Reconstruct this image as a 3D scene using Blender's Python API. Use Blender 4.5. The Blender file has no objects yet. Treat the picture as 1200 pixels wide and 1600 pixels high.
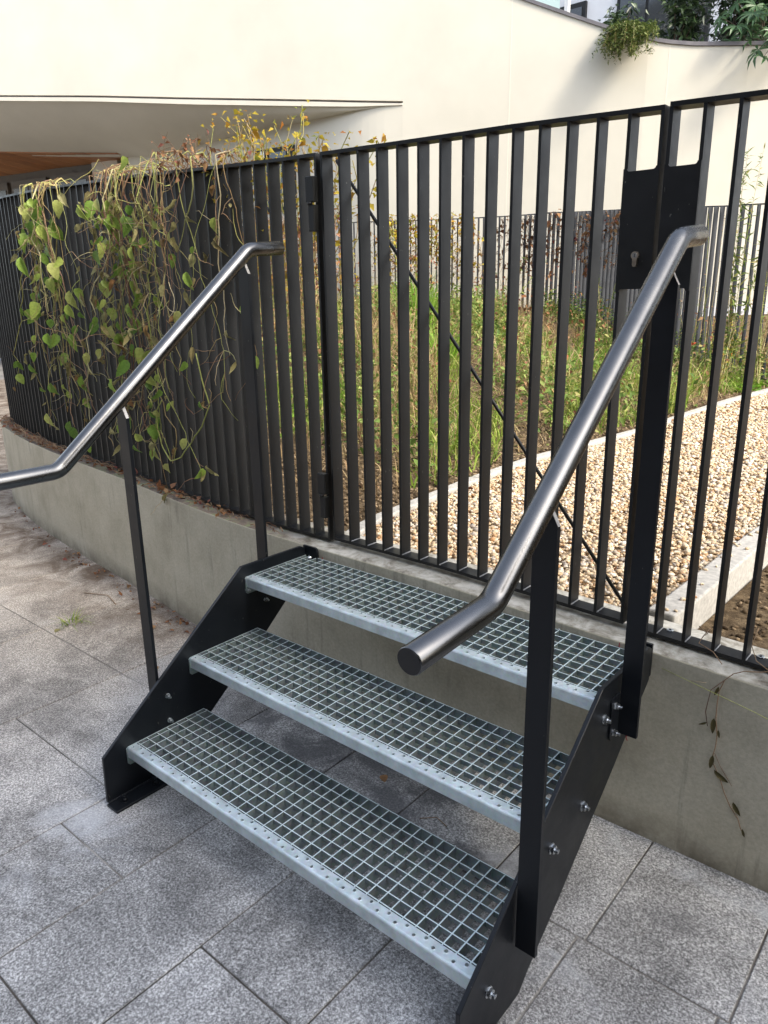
import bpy, math, random
import numpy as np
from mathutils import Vector, Matrix

random.seed(7)
RNG = np.random.default_rng(11)
sc = bpy.context.scene
COL = sc.collection
rad = math.radians

# ------------------------------------------------------------------ camera
cd = bpy.data.cameras.new("camera")
cam = bpy.data.objects.new("camera", cd)
COL.objects.link(cam)
cd.sensor_fit = 'VERTICAL'
cd.sensor_height = 36.0
cd.lens = 36.0 * 1157.23 / 1600.0
cd.clip_start = 0.05
cd.clip_end = 500
cam.location = (1.74075, -1.17850, 1.22804)
cam.rotation_mode = 'XYZ'
cam.rotation_euler = (1.283887, 0.015213, 0.702361)
sc.camera = cam

# ------------------------------------------------------------------ light
SUN_AZ = 92.0     # degrees from +Y towards +X
SUN_EL = 40.0
world = bpy.data.worlds.new("World")
sc.world = world
world.use_nodes = True
wn = world.node_tree
wn.nodes.clear()
sky = wn.nodes.new("ShaderNodeTexSky")
sky.sky_type = 'NISHITA'
sky.sun_disc = False
sky.sun_elevation = rad(SUN_EL)
sky.sun_rotation = rad(SUN_AZ)
sky.air_density = 1.0
sky.dust_density = 2.5
sky.ozone_density = 1.0
bg = wn.nodes.new("ShaderNodeBackground")
bg.inputs["Strength"].default_value = 0.15
wo = wn.nodes.new("ShaderNodeOutputWorld")
veil = wn.nodes.new("ShaderNodeHueSaturation")      # thin high cloud takes some blue out of the sky
veil.inputs["Saturation"].default_value = 0.58
wn.links.new(sky.outputs[0], veil.inputs["Color"])
wn.links.new(veil.outputs[0], bg.inputs[0])
wn.links.new(bg.outputs[0], wo.inputs[0])
sd = bpy.data.lights.new("sun", 'SUN')
sd.energy = 1.25
sd.angle = rad(10)
sd.color = (1.0, 0.90, 0.74)
sun = bpy.data.objects.new("sun", sd)
COL.objects.link(sun)
_d = Vector((math.sin(rad(SUN_AZ)) * math.cos(rad(SUN_EL)), math.cos(rad(SUN_AZ)) * math.cos(rad(SUN_EL)), math.sin(rad(SUN_EL))))
sun.rotation_euler = _d.to_track_quat('Z', 'Y').to_euler()
sc.view_settings.view_transform = 'Standard'
sc.view_settings.look = 'None'
sc.view_settings.exposure = 1.85
sc.view_settings.gamma = 1.0
sc.view_settings.use_curve_mapping = False

# ------------------------------------------------------------------ materials
def mat(name):
    m = bpy.data.materials.new(name)
    m.use_nodes = True
    nt = m.node_tree
    return m, nt, nt.nodes["Principled BSDF"]

def N(nt, typ, **kw):
    n = nt.nodes.new(typ)
    for k, v in kw.items():
        setattr(n, k, v)
    return n

def L(nt, a, b):
    nt.links.new(a, b)

def pos(nt, scale=(1, 1, 1)):
    g = N(nt, "ShaderNodeNewGeometry")
    mp = N(nt, "ShaderNodeMapping")
    mp.inputs["Scale"].default_value = scale
    L(nt, g.outputs["Position"], mp.inputs["Vector"])
    return mp.outputs[0]

def noise(nt, vec, scale, detail=4, rough=0.55, dist=0.0):
    n = N(nt, "ShaderNodeTexNoise")
    n.inputs["Scale"].default_value = scale
    n.inputs["Detail"].default_value = detail
    n.inputs["Roughness"].default_value = rough
    n.inputs["Distortion"].default_value = dist
    if vec is not None:
        L(nt, vec, n.inputs["Vector"])
    return n.outputs["Fac"]

def ramp(nt, fac, stops, interp='LINEAR'):
    r = N(nt, "ShaderNodeValToRGB")
    cr = r.color_ramp
    cr.interpolation = interp
    while len(cr.elements) < len(stops):
        cr.elements.new(0.5)
    for e, (p, c) in zip(cr.elements, stops):
        e.position = p
        e.color = (c[0], c[1], c[2], 1) if not isinstance(c, (int, float)) else (c, c, c, 1)
    L(nt, fac, r.inputs[0])
    return r.outputs["Color"]

def mix(nt, a, b, fac, mode='MIX'):
    m = N(nt, "ShaderNodeMix", data_type='RGBA', blend_type=mode)
    for sock, v in ((m.inputs["A"], a), (m.inputs["B"], b)):
        pass
    ia = [i for i in m.inputs if i.name == 'A' and i.type == 'RGBA'][0]
    ib = [i for i in m.inputs if i.name == 'B' and i.type == 'RGBA'][0]
    for s, v in ((ia, a), (ib, b)):
        if isinstance(v, tuple):
            s.default_value = (v[0], v[1], v[2], 1)
        else:
            L(nt, v, s)
    f = m.inputs[0]
    if isinstance(fac, (int, float)):
        f.default_value = fac
    else:
        L(nt, fac, f)
    return [o for o in m.outputs if o.type == 'RGBA'][0]

def bump(nt, h, strength, dist=0.002):
    b = N(nt, "ShaderNodeBump")
    b.inputs["Strength"].default_value = strength
    b.inputs["Distance"].default_value = dist
    L(nt, h, b.inputs["Height"])
    return b.outputs[0]

MAT = {}

def simple(key, col, rough=0.5, metal=0.0, var=0.0, vscale=30, bmp=0.0, bscale=200, spec=0.5):
    m, nt, b = mat(key)
    b.inputs["Roughness"].default_value = rough
    b.inputs["Metallic"].default_value = metal
    b.inputs["Specular IOR Level"].default_value = spec
    if var:
        f = noise(nt, pos(nt), vscale, 5)
        c = ramp(nt, f, [(0.3, tuple(x * (1 - var) for x in col)), (0.7, tuple(min(1, x * (1 + var)) for x in col))])
        L(nt, c, b.inputs["Base Color"])
        rr = ramp(nt, f, [(0.3, max(0.02, rough - 0.08)), (0.7, min(1, rough + 0.1))])
        L(nt, rr, b.inputs["Roughness"])
    else:
        b.inputs["Base Color"].default_value = (*col, 1)
    if bmp:
        L(nt, bump(nt, noise(nt, pos(nt), bscale, 3), bmp, 0.001), b.inputs["Normal"])
    MAT[key] = m
    return m

def coat(key, col, rough):
    """Powder coated steel with a little dust and some pale scuffs."""
    m, nt, b = mat(key)
    p = pos(nt)
    f = noise(nt, p, 9, 6, 0.65)
    dust = ramp(nt, f, [(0.42, 0.0), (0.75, 0.55)])
    c = mix(nt, col, tuple(x * 1.6 + 0.004 for x in col), dust)
    s = noise(nt, pos(nt, (1, 1, 0.35)), 160, 2)
    sp = ramp(nt, s, [(0.735, 0.0), (0.76, 0.6)])
    c = mix(nt, c, (0.16, 0.15, 0.13), sp)
    L(nt, c, b.inputs["Base Color"])
    b.inputs["Specular IOR Level"].default_value = 0.34
    L(nt, ramp(nt, f, [(0.3, rough - 0.07), (0.7, rough + 0.12)]), b.inputs["Roughness"])
    L(nt, bump(nt, noise(nt, p, 420, 2), 0.12, 0.0006), b.inputs["Normal"])
    MAT[key] = m

coat('fence_paint', (0.0068, 0.0071, 0.0072), 0.44)
coat('stair_paint', (0.0035, 0.0048, 0.007), 0.38)
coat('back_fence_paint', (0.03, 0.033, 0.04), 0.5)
simple('dark_plastic', (0.006, 0.006, 0.007), 0.45)

# galvanised steel: dull bars, brighter rolled nosing strip
for key_, lo_, hi_ in (('galvanised', (0.15, 0.185, 0.185), (0.26, 0.315, 0.315)), ('galvanised_strip', (0.47, 0.545, 0.56), (0.70, 0.79, 0.81))):
    m, nt, b = mat(key_)
    p = pos(nt)
    v = N(nt, "ShaderNodeTexVoronoi"); v.inputs["Scale"].default_value = 140; L(nt, p, v.inputs["Vector"])
    f = noise(nt, p, 24, 5, 0.6)
    c = mix(nt, ramp(nt, f, [(0.3, lo_), (0.7, hi_)]), v.outputs["Color"], 0.05)
    if key_ == 'galvanised':     # skylight caught by the bars' top faces, painted in as brighter colour
        gn = N(nt, "ShaderNodeNewGeometry"); sz = N(nt, "ShaderNodeSeparateXYZ"); L(nt, gn.outputs["True Normal"], sz.inputs[0])
        c = mix(nt, c, (0.68, 0.80, 0.80), ramp(nt, sz.outputs["Z"], [(0.6, 0.0), (0.8, 1.0)]))
    L(nt, c, b.inputs["Base Color"])
    b.inputs["Metallic"].default_value = 0.5
    L(nt, ramp(nt, f, [(0.3, 0.35), (0.7, 0.52)]), b.inputs["Roughness"])
    L(nt, bump(nt, noise(nt, p, 90, 3), 0.25, 0.001), b.inputs["Normal"])
    MAT[key_] = m

# brushed steel handrail
m, nt, b = mat('brushed_steel')
p = pos(nt)
f = noise(nt, p, 11, 5, 0.6)
g = noise(nt, pos(nt, (3, 0.6, 0.6)), 500, 2)
L(nt, ramp(nt, f, [(0.3, (0.125, 0.126, 0.128)), (0.7, (0.16, 0.16, 0.157))]), b.inputs["Base Color"])
b.inputs["Metallic"].default_value = 1.0
b.inputs["Anisotropic"].default_value = 0.4
L(nt, ramp(nt, f, [(0.3, 0.23), (0.7, 0.30)]), b.inputs["Roughness"])
L(nt, bump(nt, g, 0.03, 0.0002), b.inputs["Normal"])
MAT['brushed_steel'] = m
simple('bolt_zinc', (0.62, 0.65, 0.67), 0.28, 1.0, 0.15, 60)
simple('brass_lock', (0.42, 0.37, 0.30), 0.35, 1.0, 0.1, 60)
simple('bare_metal', (0.34, 0.33, 0.31), 0.5, 0.6, 0.3, 90)

# granite paving
m, nt, b = mat('granite')
p = pos(nt)
oi = N(nt, "ShaderNodeObjectInfo")
g1 = noise(nt, p, 185, 3, 0.85)
g2 = noise(nt, p, 120, 3, 0.7)
grain = ramp(nt, g1, [(0.37, (0.07, 0.07, 0.073)), (0.46, (0.26, 0.257, 0.252)), (0.54, (0.42, 0.416, 0.405)), (0.63, (0.80, 0.795, 0.78))])
grain = mix(nt, grain, ramp(nt, g2, [(0.35, (0.16, 0.155, 0.15)), (0.65, (0.38, 0.37, 0.36))]), 0.22)
st = noise(nt, p, 2.3, 8, 0.68, 0.5)
stain = ramp(nt, st, [(0.36, 0.36), (0.45, 0.66), (0.53, 0.98), (0.66, 1.22)])
c = mix(nt, grain, stain, 0.85, 'MULTIPLY')
st2 = noise(nt, p, 9.0, 5, 0.6, 1.2)
c = mix(nt, c, (0.12, 0.105, 0.09), ramp(nt, st2, [(0.62, 0.0), (0.74, 0.4)]))
# pale lime bloom in places
bl = noise(nt, p, 2.2, 4, 0.6, 0.8)
c = mix(nt, c, (0.52, 0.54, 0.58), ramp(nt, bl, [(0.55, 0.0), (0.75, 0.35)]))
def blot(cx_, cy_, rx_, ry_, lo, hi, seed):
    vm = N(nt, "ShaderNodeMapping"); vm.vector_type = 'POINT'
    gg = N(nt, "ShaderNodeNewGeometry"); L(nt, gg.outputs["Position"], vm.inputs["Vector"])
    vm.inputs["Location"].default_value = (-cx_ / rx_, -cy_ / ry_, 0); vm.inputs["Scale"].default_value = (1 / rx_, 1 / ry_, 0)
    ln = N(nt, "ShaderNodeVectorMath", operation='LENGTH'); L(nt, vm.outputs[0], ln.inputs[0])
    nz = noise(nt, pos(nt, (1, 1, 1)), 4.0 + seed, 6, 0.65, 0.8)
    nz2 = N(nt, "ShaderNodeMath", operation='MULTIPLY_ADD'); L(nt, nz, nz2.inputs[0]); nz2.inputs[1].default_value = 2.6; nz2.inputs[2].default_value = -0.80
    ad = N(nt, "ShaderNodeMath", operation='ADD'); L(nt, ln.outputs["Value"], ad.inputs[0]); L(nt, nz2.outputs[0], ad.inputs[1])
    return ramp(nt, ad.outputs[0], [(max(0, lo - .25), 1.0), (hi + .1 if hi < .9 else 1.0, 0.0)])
def fade(f_, k_):
    q_ = N(nt, "ShaderNodeMath", operation='MULTIPLY'); L(nt, f_, q_.inputs[0]); q_.inputs[1].default_value = k_
    return q_.outputs[0]
# painted-in shade under the stair, damp dark patches, then dried lime round its feet
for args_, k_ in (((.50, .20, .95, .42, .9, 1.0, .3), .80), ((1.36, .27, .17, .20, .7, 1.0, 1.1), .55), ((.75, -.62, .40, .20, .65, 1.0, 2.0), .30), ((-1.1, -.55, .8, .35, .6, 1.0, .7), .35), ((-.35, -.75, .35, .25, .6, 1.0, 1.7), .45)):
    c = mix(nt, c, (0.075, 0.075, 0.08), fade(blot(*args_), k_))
for args_, k_ in (((-.02, -.42, .34, .20, .55, 1.0, 1.3), .55), ((1.22, .02, .20, .16, .55, 1.0, 2.3), .50), ((.10, -.62, .22, .16, .5, 1.0, .9), .40), ((.98, .16, .10, .22, .5, 1.0, 3.0), .45), ((1.38, .42, .5, .07, .6, 1.0, 3.5), .40)):
    c = mix(nt, c, (0.60, 0.625, 0.66), fade(blot(*args_), k_))
# brown earth washed along the foot of the wall on the left
sx = N(nt, "ShaderNodeSeparateXYZ"); L(nt, pos(nt), sx.inputs[0])
my = N(nt, "ShaderNodeMapRange"); L(nt, sx.outputs["Y"], my.inputs["Value"]); my.inputs["From Min"].default_value = 0.0; my.inputs["From Max"].default_value = 0.6
mx = N(nt, "ShaderNodeMapRange"); L(nt, sx.outputs["X"], mx.inputs["Value"]); mx.inputs["From Min"].default_value = 0.1; mx.inputs["From Max"].default_value = -0.5
mm = N(nt, "ShaderNodeMath", operation='MULTIPLY'); L(nt, my.outputs[0], mm.inputs[0]); L(nt, mx.outputs[0], mm.inputs[1])
dn = noise(nt, p, 5.5, 6, 0.7, 0.6)
m2 = N(nt, "ShaderNodeMath", operation='MULTIPLY'); L(nt, mm.outputs[0], m2.inputs[0]); L(nt, ramp(nt, dn, [(0.4, 0.25), (0.62, 1.0)]), m2.inputs[1])
c = mix(nt, c, (0.085, 0.062, 0.045), m2.outputs[0])
wx = N(nt, "ShaderNodeMapRange"); L(nt, sx.outputs["X"], wx.inputs["Value"]); wx.inputs["From Min"].default_value = 0.2; wx.inputs["From Max"].default_value = -1.2
c = mix(nt, c, (1.10, 0.99, 0.86), wx.outputs[0], 'MULTIPLY')
hv = N(nt, "ShaderNodeHueSaturation"); L(nt, c, hv.inputs["Color"])
vr = N(nt, "ShaderNodeMapRange"); L(nt, oi.outputs["Random"], vr.inputs["Value"]); vr.inputs["To Min"].default_value = 0.86; vr.inputs["To Max"].default_value = 1.1
L(nt, vr.outputs[0], hv.inputs["Value"])
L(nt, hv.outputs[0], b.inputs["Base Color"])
b.inputs["Roughness"].default_value = 0.72
b.inputs["Specular IOR Level"].default_value = 0.35
L(nt, bump(nt, mix(nt, g1, st2, 0.25), 0.35, 0.0012), b.inputs["Normal"])
MAT['granite'] = m
m, nt, b = mat('joint_mortar')
jf = noise(nt, pos(nt), 1.1, 4, 0.6)
jg = noise(nt, pos(nt), 60, 4, 0.6)
c = ramp(nt, jf, [(0.44, (0.05, 0.044, 0.038)), (0.53, (0.12, 0.105, 0.09)), (0.63, (0.42, 0.40, 0.37))])
c = mix(nt, c, ramp(nt, jg, [(0.35, 0.6), (0.65, 1.2)]), 0.7, 'MULTIPLY')
L(nt, c, b.inputs["Base Color"]); b.inputs["Roughness"].default_value = 0.95
MAT['joint_mortar'] = m
simple('ground_earth', (0.20, 0.19, 0.18), 0.95, 0, 0.3, 2)

# cast concrete of the retaining wall
m, nt, b = mat('wall_concrete')
p = pos(nt)
f1 = noise(nt, p, 4.5, 6, 0.6)
f2 = noise(nt, pos(nt, (14, 14, 1.0)), 2.0, 5, 0.65)
f3 = noise(nt, p, 120, 4, 0.6)
c = ramp(nt, f1, [(0.3, (0.37, 0.335, 0.245)), (0.5, (0.46, 0.42, 0.315)), (0.7, (0.52, 0.48, 0.37))])
c = mix(nt, c, (0.12, 0.11, 0.085), ramp(nt, f2, [(0.58, 0.0), (0.78, 0.6)]))
c = mix(nt, c, ramp(nt, f3, [(0.3, 0.75), (0.7, 1.2)]), 0.5, 'MULTIPLY')
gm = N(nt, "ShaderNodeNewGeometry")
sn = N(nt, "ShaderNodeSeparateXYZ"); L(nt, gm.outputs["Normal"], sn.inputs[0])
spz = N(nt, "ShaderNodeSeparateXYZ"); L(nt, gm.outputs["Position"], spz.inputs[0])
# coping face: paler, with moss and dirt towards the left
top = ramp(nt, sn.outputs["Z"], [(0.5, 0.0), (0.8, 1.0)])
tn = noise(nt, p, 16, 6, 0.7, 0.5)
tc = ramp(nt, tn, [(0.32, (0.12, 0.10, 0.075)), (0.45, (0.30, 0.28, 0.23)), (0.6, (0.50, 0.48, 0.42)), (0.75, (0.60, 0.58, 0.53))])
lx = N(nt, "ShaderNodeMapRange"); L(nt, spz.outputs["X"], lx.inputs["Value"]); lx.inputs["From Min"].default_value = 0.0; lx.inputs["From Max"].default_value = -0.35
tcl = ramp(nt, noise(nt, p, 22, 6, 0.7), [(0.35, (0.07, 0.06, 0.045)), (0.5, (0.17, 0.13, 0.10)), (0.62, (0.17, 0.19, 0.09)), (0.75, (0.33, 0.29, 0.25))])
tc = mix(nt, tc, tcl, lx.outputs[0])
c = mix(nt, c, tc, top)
# damp dirty band at the foot and under the coping edge
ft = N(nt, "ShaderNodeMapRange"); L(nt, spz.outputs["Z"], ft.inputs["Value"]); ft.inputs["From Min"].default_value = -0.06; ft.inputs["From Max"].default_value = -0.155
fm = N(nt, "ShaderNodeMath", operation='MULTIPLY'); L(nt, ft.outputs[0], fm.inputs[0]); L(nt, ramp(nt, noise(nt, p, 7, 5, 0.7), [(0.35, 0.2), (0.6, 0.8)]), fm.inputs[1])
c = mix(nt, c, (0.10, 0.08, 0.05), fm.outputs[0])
L(nt, c, b.inputs["Base Color"])
b.inputs["Roughness"].default_value = 0.85
L(nt, bump(nt, mix(nt, f3, f1, 0.4), 0.45, 0.003), b.inputs["Normal"])
MAT['wall_concrete'] = m
simple('kerb_concrete', (0.40, 0.38, 0.34), 0.9, 0, 0.25, 70, 0.5, 200)

# rendered white facade
m, nt, b = mat('white_render')
f = noise(nt, pos(nt), 0.9, 5, 0.6)
c = ramp(nt, f, [(0.3, (0.55, 0.522, 0.440)), (0.7, (0.62, 0.588, 0.500))])
fs = noise(nt, pos(nt, (2.5, 2.5, 0.12)), 1.6, 4)
c = mix(nt, c, (0.60, 0.56, 0.48), ramp(nt, fs, [(0.60, 0.0), (0.85, 0.22)]))
L(nt, c, b.inputs["Base Color"])
b.inputs["Roughness"].default_value = 0.55
L(nt, bump(nt, noise(nt, pos(nt), 1.6, 3), 0.3, 0.02), b.inputs["Normal"])
MAT['white_render'] = m
simple('joint_bead', (0.66, 0.63, 0.53), 0.7)
simple('coping_metal', (0.16, 0.15, 0.155), 0.5, 0.4, 0.2, 8)
simple('grey_facade', (0.55, 0.56, 0.58), 0.8, 0, 0.08, 2)
simple('added_shade_block_facade', (0.36, 0.33, 0.28), 0.85, 0, 0.12, 1.5)
simple('added_block_facade', (0.10, 0.075, 0.06), 0.9, 0, 0.2, 1.5)
simple('window_glass', (0.015, 0.018, 0.022), 0.08, 0, 0, spec=0.8)
simple('door_paint', (0.10, 0.085, 0.065), 0.5, 0, 0.2, 6)
simple('door_glass', (0.055, 0.045, 0.032), 0.15)
simple('white_paint', (0.75, 0.75, 0.72), 0.5)
simple('red_marker', (0.36, 0.03, 0.045), 0.8)
m, nt, b = mat('frosted_glass')
b.inputs["Base Color"].default_value = (0.50, 0.64, 0.62, 1)
b.inputs["Roughness"].default_value = 0.35
b.inputs["Transmission Weight"].default_value = 0.25
MAT['frosted_glass'] = m
m, nt, b = mat('timber')
f = noise(nt, pos(nt, (1, 1, 1)), 2.5, 5)
oi = N(nt, "ShaderNodeObjectInfo")
c = mix(nt, (0.30, 0.12, 0.04), (0.42, 0.19, 0.075), oi.outputs["Random"])
c = mix(nt, c, ramp(nt, f, [(0.3, 0.75), (0.7, 1.2)]), 0.7, 'MULTIPLY')
L(nt, c, b.inputs["Base Color"])
MAT['timber'] = m

# soils
def soil(key, dark, mid, light):
    m, nt, b = mat(key)
    p = pos(nt)
    a = noise(nt, p, 26, 8, 0.75)
    c = ramp(nt, a, [(0.32, dark), (0.5, mid), (0.68, light)])
    L(nt, c, b.inputs["Base Color"])
    b.inputs["Roughness"].default_value = 1.0
    b.inputs["Specular IOR Level"].default_value = 0.1
    L(nt, bump(nt, a, 1.0, 0.02), b.inputs["Normal"])
    MAT[key] = m
soil('soil', (0.035, 0.024, 0.014), (0.12, 0.085, 0.05), (0.25, 0.185, 0.11))
soil('gravel_base', (0.14, 0.09, 0.05), (0.34, 0.25, 0.16), (0.52, 0.42, 0.30))

def islands(key, stops, rough=0.7, transl=0.0, spec=0.3, vein=0.0, per_object=False):
    m, nt, b = mat(key)
    g = N(nt, "ShaderNodeNewGeometry")
    src = g.outputs["Random Per Island"]
    if per_object:
        src = N(nt, "ShaderNodeObjectInfo").outputs["Random"]
    c = ramp(nt, src, stops)
    if vein:
        f = noise(nt, pos(nt), 110, 4, 0.6)
        c = mix(nt, c, ramp(nt, f, [(0.3, 1.0 - vein), (0.7, 1.0 + vein)]), 1.0, 'MULTIPLY')
    L(nt, c, b.inputs["Base Color"])
    b.inputs["Roughness"].default_value = rough
    b.inputs["Specular IOR Level"].default_value = spec
    if transl:
        t = N(nt, "ShaderNodeBsdfTranslucent")
        L(nt, c, t.inputs["Color"])
        ms = N(nt, "ShaderNodeMixShader")
        ms.inputs[0].default_value = transl
        out = nt.nodes["Material Output"]
        L(nt, b.outputs[0], ms.inputs[1]); L(nt, t.outputs[0], ms.inputs[2]); L(nt, ms.outputs[0], out.inputs[0])
    MAT[key] = m

islands('pebbles', [(0.0, (0.40, 0.21, 0.09)), (0.10, (0.46, 0.31, 0.17)), (0.3, (0.55, 0.42, 0.26)), (0.5, (0.62, 0.51, 0.36)), (0.68, (0.52, 0.38, 0.23)), (0.80, (0.33, 0.29, 0.25)), (0.88, (0.58, 0.50, 0.40)), (1.0, (0.76, 0.70, 0.60))], 0.6, 0, 0.4, 0.1)
islands('clods', [(0.0, (0.04, 0.028, 0.017)), (0.5, (0.12, 0.085, 0.05)), (1.0, (0.27, 0.20, 0.125))], 1.0, 0, 0.1)
islands('straw', [(0.0, (0.20, 0.13, 0.06)), (0.35, (0.36, 0.26, 0.13)), (0.7, (0.46, 0.36, 0.20)), (1.0, (0.26, 0.15, 0.08))], 0.85, 0.25, 0.2)
islands('green_grass', [(0.0, (0.09, 0.15, 0.02)), (0.4, (0.18, 0.27, 0.035)), (0.75, (0.28, 0.37, 0.055)), (1.0, (0.40, 0.38, 0.13))], 0.6, 0.35, 0.3)
islands('bright_grass', [(0.0, (0.10, 0.22, 0.02)), (0.6, (0.19, 0.36, 0.03)), (1.0, (0.28, 0.42, 0.07))], 0.6, 0.4, 0.3)
islands('weed_leaf', [(0.0, (0.08, 0.14, 0.03)), (0.5, (0.16, 0.24, 0.05)), (0.8, (0.28, 0.33, 0.09)), (1.0, (0.36, 0.29, 0.12))], 0.7, 0.3, 0.3)
islands('dead_leaf', [(0.0, (0.13, 0.055, 0.03)), (0.35, (0.25, 0.11, 0.05)), (0.7, (0.36, 0.22, 0.11)), (1.0, (0.20, 0.05, 0.05))], 0.85, 0.25, 0.2, 0.2)
islands('yellow_leaf', [(0.0, (0.40, 0.30, 0.03)), (0.4, (0.52, 0.42, 0.05)), (0.7, (0.38, 0.15, 0.03)), (1.0, (0.26, 0.31, 0.05))], 0.6, 0.4, 0.3)
islands('vine_leaf', [(0.0, (0.10, 0.19, 0.035)), (0.4, (0.20, 0.31, 0.05)), (0.7, (0.33, 0.40, 0.09)), (1.0, (0.42, 0.40, 0.15))], 0.5, 0.35, 0.4, 0.22, True)
islands('dry_vine_leaf', [(0.0, (0.30, 0.27, 0.12)), (0.45, (0.20, 0.165, 0.075)), (0.62, (0.24, 0.12, 0.05)), (0.7, (0.22, 0.20, 0.085)), (1.0, (0.36, 0.34, 0.17))], 0.8, 0.3, 0.2, 0.25, True)
islands('dark_evergreen', [(0.0, (0.012, 0.028, 0.010)), (0.5, (0.028, 0.055, 0.018)), (1.0, (0.06, 0.10, 0.035))], 0.4, 0.15, 0.5)
islands('fatsia_leaf', [(0.0, (0.03, 0.075, 0.025)), (0.5, (0.055, 0.12, 0.04)), (1.0, (0.09, 0.17, 0.06))], 0.4, 0.2, 0.5)
islands('trailing_leaf', [(0.0, (0.04, 0.07, 0.015)), (0.5, (0.10, 0.14, 0.03)), (1.0, (0.17, 0.20, 0.06))], 0.6, 0.25, 0.3)
islands('vine_stem', [(0.0, (0.20, 0.13, 0.06)), (0.35, (0.36, 0.28, 0.12)), (0.6, (0.30, 0.33, 0.09)), (0.85, (0.46, 0.40, 0.24)), (1.0, (0.16, 0.08, 0.05))], 0.7, 0, 0.3, 0.2)
islands('dry_stem', [(0.0, (0.14, 0.07, 0.045)), (0.5, (0.24, 0.15, 0.09)), (1.0, (0.34, 0.24, 0.14))], 0.8, 0, 0.2, 0.2)
simple('poppy_petal', (0.65, 0.13, 0.04), 0.6)
islands('withered_leaf', [(0.0, (0.045, 0.03, 0.018)), (0.6, (0.09, 0.075, 0.03)), (1.0, (0.07, 0.09, 0.03))], 0.8, 0.1, 0.3)
simple('bark', (0.07, 0.05, 0.035), 0.9, 0, 0.4, 20)

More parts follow.
